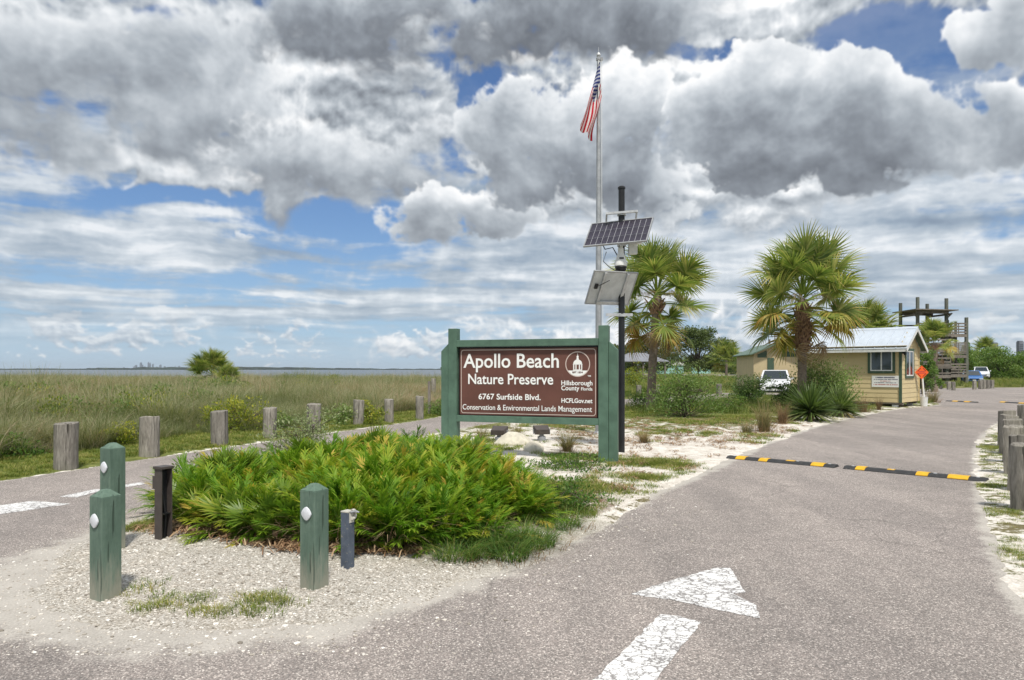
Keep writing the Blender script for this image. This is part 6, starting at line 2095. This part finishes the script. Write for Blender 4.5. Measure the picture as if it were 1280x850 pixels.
# ---------------------------------------------------------------- shrubs, trees
def shrub(name, label, px, py, w, h, mat, seed, n=2600, leaf=.06, group='shrubs', airy=.0, stems=7, cat='shrub', xy=None, dep=1.0, up=.6):
    """woody plant: bent stems with leaf clumps round their ends"""
    x, y = xy if xy else G(px, py)
    rs = np.random.RandomState(seed)
    t = thing(name, label, cat, (x, y, float(ground_z([x], [y])[0]) - .03), 0, group)
    st = MB(); cl = []
    for i in range(stems):
        a = rs.uniform(0, 6.3); o = np.sqrt(rs.uniform(.02, 1)) * .85
        tip = np.array([np.cos(a) * o * w / 2, np.sin(a) * o * w / 2 * dep, h * (1 - .45 * o ** 2) * rs.uniform(.7, .98)])
        mid = tip * np.array([.35, .35, .55]) + rs.normal(0, .04 * w, 3)
        pts = [np.array([rs.normal(0, .03 * w), rs.normal(0, .03 * w), 0]), mid, tip]
        st.tube([tuple(p) for p in pts], [.011 * h + .004, .008 * h, .003], 5)
        for k in range(7):
            b = mid + (tip - mid) * rs.uniform(-.3, 1.05) + rs.normal(0, .10 * w, 3) * np.array([1, dep, .6])
            b[2] = max(.06 * h, min(b[2], h * 1.02)); cl.append(b)
            st.tube([tuple(mid + (tip - mid) * rs.uniform(0, .6)), tuple(b)], [.006 * h, .002], 4)
    for i in range(stems * 3):
        a = rs.uniform(0, 6.3); o = np.sqrt(rs.uniform(.05, 1))
        b = np.array([np.cos(a) * o * w * .44, np.sin(a) * o * w * .44 * dep, h * rs.uniform(.06, .42)]); cl.append(b)
        st.tube([(0, 0, 0), tuple(b)], [.006 * h, .002], 4)
    st.build('stem', M['bark'], t)
    cl = np.array(cl)
    k = rs.randint(0, len(cl), n)
    off = rs.normal(0, 1, (n, 3)); off = unit(off) * (rs.uniform(0, 1, n) ** .5)[:, None]
    C = cl[k] + off * np.array([w, w * dep, h * .8]) * (.13 + .05 * airy)
    C[:, 2] = np.maximum(C[:, 2], .02)
    D = unit(off + np.array([0, 0, up]))
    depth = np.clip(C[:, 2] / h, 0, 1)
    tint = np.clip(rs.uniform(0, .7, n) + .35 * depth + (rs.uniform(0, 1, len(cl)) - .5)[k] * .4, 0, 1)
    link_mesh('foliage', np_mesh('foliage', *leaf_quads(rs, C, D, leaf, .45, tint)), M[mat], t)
    return t
shrub('leafy_shrub', 'airy light green shrub right of the left palm trunk', 856, 523, 2.6, 1.85, 'shrub', 501, 8000, .07, airy=1.6, stems=16)
shrub('leafy_shrub', 'low weedy shrub at the foot of the left palm', 815, 512, 2.0, .9, 'weed', 502, 3600, .07, stems=10)
shrub('leafy_shrub', 'low green weeds between the airy shrub and the plume grass', 905, 516, 2.4, .6, 'weed', 522, 3000, .06, stems=12)
shrub('leafy_shrub', 'ragged tall weeds right of the booted palm trunk', 1040, 512, 1.6, 1.75, 'shrub_grey', 523, 2200, .07, airy=1.4, stems=12)
shrub('leafy_shrub', 'dark round shrub in front of the white car', 937, 506, 2.0, 1.5, 'shrub_dark', 503, 6500, .07, stems=12)
shrub('leafy_shrub', 'tall mixed shrub between the palm trunk and booth wall', 1022, 515, 2.6, 2.05, 'shrub', 504, 9000, .085, airy=.9, stems=16)
shrub('leafy_shrub', 'dark shrub at the left foot of the booted palm', 984, 513, 1.2, 1.25, 'shrub_dark', 505, 2200, .08, stems=8)
shrub('leafy_shrub', 'yellow-green shrub between the third and fourth left posts', 298, 541, 1.75, .95, 'shrub_yellow', 506, 4200, .06, stems=12)
shrub('leafy_shrub', 'pale green bush right of the yellow-green shrub', 352, 538, .9, .62, 'shrub', 516, 1400, .06, stems=7)
shrub('leafy_shrub', 'small bright shrub left of the second timber post', 146, 560, .9, .45, 'shrub_yellow', 507, 1400, .055, stems=7)
shrub('leafy_shrub', 'low bright green shrub at the left frame edge', 18, 574, 1.3, .42, 'weed', 508, 1800, .055, stems=7)
shrub('leafy_shrub', 'small yellow shrub right of the sixth left post', 461, 532, .75, .75, 'shrub_yellow', 509, 1300, .06, stems=7)
shrub('leafy_shrub', 'dim green shrub left of the sixth left post', 428, 533, 1.0, .62, 'shrub', 519, 1300, .06, stems=7)
shrub('leafy_shrub', 'green shrub behind the thin tall stake', 546, 520, 1.0, .7, 'shrub', 520, 1300, .06, stems=7)
shrub('leafy_shrub', 'pale grey-green weed shrub at the back of the leafy mound', 385, 588, 1.7, .95, 'shrub_grey', 510, 3800, .045, airy=.6, stems=14)
shrub('leafy_shrub', 'sprawling grey-green sprig at the left end of the leafy mound', 262, 618, .9, .72, 'shrub_grey', 511, 900, .045, airy=1.4, stems=7)
shrub('leafy_shrub', 'low green weeds spilling right of the leafy mound', 705, 640, 1.15, .30, 'weed', 512, 2400, .04, stems=10, up=1.2)
shrub('leafy_shrub', 'low creeping weeds in front of the right sign post', 715, 590, 1.4, .20, 'weed', 513, 2200, .04, stems=10, up=1.2)
shrub('leafy_shrub', 'yellow-green shrub under the pavilion roof', 792, 485, 2.6, 2.2, 'shrub_yellow', 514, 2000, .12, stems=10)

def tuft(label, px, py, h, r, mat, seed, n=170, lean=(.15, .8), w=.0035):
    x, y = G(px, py)
    rs = np.random.RandomState(seed)
    t = thing('grass_tuft', label, 'grass', (x, y, float(ground_z([x], [y])[0]) - .02), 0, 'ornamental grass tufts')
    link_mesh('blades', np_mesh('blades', *blades(rs, n, r * .6, (h * .4, h), (lean[0], lean[1] * 1.5), w, 6, .8, (.0, .85))), M[mat], t)
    link_mesh('dry_base', np_mesh('dry_base', *blades(rs, n // 3, r * 1.1, (h * .2, h * .45), (.5, 1.4), w, 4, .6, (.3, .9))), M['tuft_brown'], t)
tuft('dry bunch grass under the left part of the sign', 602, 556, .55, .13, 'tuft', 601, 200)
tuft('reddish bunch grass under the middle of the sign', 645, 553, .55, .16, 'tuft', 602, 180)
tuft('spiky brown-green bunch grass left of the right sign post', 709, 568, .62, .12, 'tuft', 603, 260, (.2, .9))
tuft('spiky bunch grass on the sand right of the solar pole', 805, 557, .46, .10, 'tuft', 604, 220, (.2, .9))
tuft('tall pale plume grass nearest the road left of the yucca', 955, 541, 1.0, .22, 'tuft', 605, 420, (.12, .5))
tuft('brown seeding grass between the plume grass and the yucca', 978, 532, .85, .16, 'tuft_brown', 606, 300, (.1, .45))
tuft('short tan grass at the left foot of the plume grass', 934, 543, .45, .2, 'tuft', 607, 220, (.2, .8))
tuft('thin brown weeds by the booth wall below the window', 1099, 513, .75, .14, 'tuft_brown', 608, 120, (.1, .4))
tuft('brown dry grass at the left end of the booth wall', 1078, 516, .85, .25, 'tuft_brown', 609, 240, (.1, .5))
tuft('green-tan grass tuft behind the bucket of the work sign', 1166, 503, .9, .3, 'tuft', 610, 220, (.15, .6), .006)
tuft('green grass tuft at the front of the leafy mound', 622, 690, .38, .16, 'weed', 611, 360, (.4, 1.2), .003)
tuft('bright grass tuft left of the low right-hand weeds', 655, 680, .30, .16, 'weed', 612, 260, (.4, 1.3), .003)
tuft('green grass tuft at the foot of the mound beside the slate post', 515, 690, .40, .10, 'weed', 613, 200, (.3, 1.1), .004)
tuft('sparse green grass at the road edge of the leafy mound', 600, 700, .22, .2, 'weed', 614, 220, (.4, 1.3), .003)

tuft('fresh green grass trailing at the right foot of the leafy mound', 668, 684, .30, .30, 'weed', 615, 420, (.4, 1.2), .0028)
tuft('fresh green grass at the lower right corner of the mound', 636, 698, .30, .28, 'weed', 616, 420, (.4, 1.2), .0028)
tuft('fresh green grass spreading right of the mound towards the road', 700, 662, .26, .34, 'weed', 617, 420, (.4, 1.3), .0028)
tuft('thin green grass under the right end of the mound', 690, 640, .32, .30, 'weed', 618, 420, (.3, 1.1), .0028)
tuft('fresh grass fringe at the mound front right of the slate post', 570, 702, .28, .30, 'weed', 619, 380, (.4, 1.2), .0028)
def yucca(label, px, py, r, seed, n=150, zc=.35):
    x, y = G(px, py)
    rs = np.random.RandomState(seed)
    t = thing('yucca', label, 'yucca', (x, y, float(ground_z([x], [y])[0])), 0, 'yuccas beside the road')
    az = rs.uniform(0, 6.3, n); el = np.arcsin(np.clip(rs.uniform(-.35, 1, n), -.35, .99))
    L_ = r * rs.uniform(.75, 1.05, n)
    s = np.linspace(0, 1, 5)[None, :]
    P = np.stack([np.cos(az)[:, None] * np.cos(el)[:, None] * L_[:, None] * s, np.sin(az)[:, None] * np.cos(el)[:, None] * L_[:, None] * s,
                  zc + np.sin(el)[:, None] * L_[:, None] * s - .18 * L_[:, None] * s ** 2 * np.cos(el)[:, None]], -1)
    W = .028 * np.array([.8, 1, .8, .45, .03])[None, :] * np.ones((n, 1))
    v, f = strips(P, W, np.stack([-np.sin(az), np.cos(az), rs.normal(0, .3, n)], -1))
    tt = np.where(el < -.05, .85, rs.uniform(.1, .6, n))[:, None] + .1 * s
    link_mesh('leaves', np_mesh('leaves', v, f, np.repeat(tt.reshape(-1), 2)), M['yucca'], t)
    MB().tube([(0, 0, -.1), (0, 0, zc + .05)], [.10, .12], 8).build('stem', M['boot'], t)
yucca('large spiky yucca beside the road under the booted palm', 1013, 527, 1.25, 701, 380, .26)
yucca('spiky yucca right of the large one before the booth', 1050, 521, 1.1, 702, 320, .2)
yucca('smaller yucca hugging the booth wall side', 1030, 518, .6, 703, 200, .2)

def tree(name, label, px, d, w, h, mat, seed, n=9000, leaf=.32, trunk_h=.28, dep=.8, group='background trees', base=.25, clumps=60):
    x = (px - 640) / FPX * d
    rs = np.random.RandomState(seed)
    t = thing(name, label, 'tree', (x, d, -.1), 0, group)
    tr = MB(); cl = []
    th = h * trunk_h
    tr.tube([(0, 0, 0), (rs.normal(0, .05), 0, th * .5), (rs.normal(0, .1), 0, th * 1.2)], [.035 * h, .028 * h, .022 * h], 8)
    for i in range(clumps):
        a = rs.uniform(0, 6.3); o = np.sqrt(rs.uniform(0, 1)); zz = rs.uniform(base, 1)
        prof = np.sqrt(max(.03, 1 - ((zz - .48) / .55) ** 2))
        c = np.array([np.cos(a) * o * prof * w / 2, np.sin(a) * o * prof * w / 2 * dep, zz * h * .93 + rs.normal(0, .02 * h)])
        cl.append(c)
        if i % 3 == 0:
            tr.tube([(0, 0, th * rs.uniform(.7, 1.1)), tuple(c * np.array([.5, .5, .7]) + rs.normal(0, .03 * h, 3)), tuple(c)], [.014 * h, .009 * h, .002 * h], 5)
    tr.build('trunk', M['bark'], t)
    cl = np.array(cl); cs = rs.uniform(.6, 1.25, clumps)
    k = rs.randint(0, clumps, n)
    off = unit(rs.normal(0, 1, (n, 3))) * (rs.uniform(0, 1, n) ** .4)[:, None]
    rad = np.array([w, w * dep, h * .75]) * .115
    C = cl[k] + off * rad * cs[k][:, None]
    C[:, 2] = np.maximum(C[:, 2], .15)
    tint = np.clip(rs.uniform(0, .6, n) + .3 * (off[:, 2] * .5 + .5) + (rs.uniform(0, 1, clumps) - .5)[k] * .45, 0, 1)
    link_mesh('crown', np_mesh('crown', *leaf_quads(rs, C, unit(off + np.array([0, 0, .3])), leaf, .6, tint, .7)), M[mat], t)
tree('oak_tree', 'broad oak behind the airy shrub, right of the left palm', 873, 170, 17.5, 12.2, 'oak', 801, 16000, .42, clumps=90, base=.18)
tree('oak_tree', 'dark oak behind the left palm trunk and pavilion', 812, 190, 15.0, 10.0, 'oak', 802, 12000, .42, clumps=80, base=.15)
tree('oak_tree', 'dark tree mass behind the solar pole and sign', 770, 200, 14.0, 9.0, 'oak', 803, 9000, .45, clumps=70, base=.12)
tree('broadleaf_tree', 'rounded green tree behind the booth gable and work sign', 1154, 46, 2.4, 3.1, 'shrub', 804, 7000, .11, .2, base=.12, clumps=50)
tree('broadleaf_tree', 'large dark green tree right of the blue car', 1252, 100, 8.5, 4.9, 'shrub', 805, 10000, .24, .18, base=.14, clumps=80)
tree('broadleaf_tree', 'green thicket tree at the right frame edge', 1292, 110, 8.0, 4.4, 'shrub', 806, 7000, .26, .15, base=.1, clumps=70)
tree('broadleaf_tree', 'green thicket between the tower and the small distant palm', 1214, 120, 8.0, 5.0, 'shrub', 807, 9000, .28, .15, base=.08, clumps=60)
tree('broadleaf_tree', 'thin feathery tree right beside the tower', 1209, 96, 2.2, 5.6, 'shrub', 808, 2600, .2, .2, base=.2, clumps=40)
tree('broadleaf_tree', 'green tree low behind the tower stairs', 1190, 130, 9.0, 4.6, 'shrub_dark', 809, 8000, .3, .15, base=.08, clumps=60)
tree('broadleaf_tree', 'far green hedge tree left of the restroom', 928, 210, 12.0, 5.4, 'shrub_dark', 810, 6000, .4, .1, base=.05, clumps=60)
tree('broadleaf_tree', 'distant low tree right of the dark fan palm', 950, 230, 14.0, 4.6, 'shrub_dark', 811, 5000, .45, .1, base=.05, clumps=60)
tree('broadleaf_tree', 'broad leafy tree out of the right frame behind the posts', 1390, 90, 10.0, 6.0, 'shrub', 812, 9000, .26, .15, base=.1, clumps=70)

# far car park strip and woods that close the land horizon
def build_lot():
    m = paint_mat('far_asphalt', (0.27, 0.25, 0.245), 0.9, 0.1, .05)
    mb = MB().add([(20, 140, .06), (70, 140, .06), (95, 235, .06), (34, 235, .06)], [(0, 1, 2, 3)])
    tag(mb.build('parking_lot', m), kind='structure')
    rs = np.random.RandomState(31)
    n = 60000
    cx = rs.uniform(-30, 900, 420); cy = rs.uniform(330, 520, 420) ; chh = rs.uniform(4, 9, 420)
    k = rs.randint(0, 420, n)
    off = unit(rs.normal(0, 1, (n, 3)))
    C = np.stack([cx[k] + off[:, 0] * 6, cy[k] + off[:, 1] * 6, np.maximum(.2, chh[k] * .55 + off[:, 2] * chh[k] * .45)], -1)
    C[:, 2] *= np.where(cx[k] < 60, .6, 1)
    o = link_mesh('distant_woods', np_mesh('distant_woods', *leaf_quads(rs, C, off, 1.5, .7, rs.uniform(0, 1, n), .7)), M['oak'])
    tag(o, 'far line of dark woods on the land horizon', 'woods', kind='stuff')
build_lot()

# ================================================================ sea haze
def build_haze():
    m = bpy.data.materials.new('haze_air'); m.use_nodes = True
    t = m.node_tree; t.nodes.clear()
    out = t.nodes.new('ShaderNodeOutputMaterial'); v = t.nodes.new('ShaderNodeVolumePrincipled')
    v.inputs['Color'].default_value = (0.80, 0.88, 0.97, 1); v.inputs['Density'].default_value = 4.0e-5; v.inputs['Anisotropy'].default_value = 0.2
    t.links.new(v.outputs[0], out.inputs['Volume'])
    o = MB().box((0, 6000, 60), (28000, 17000, 130)).build('haze', m)
    tag(o, 'thin pale sea haze veiling the far shore', 'haze', kind='stuff')
build_haze()
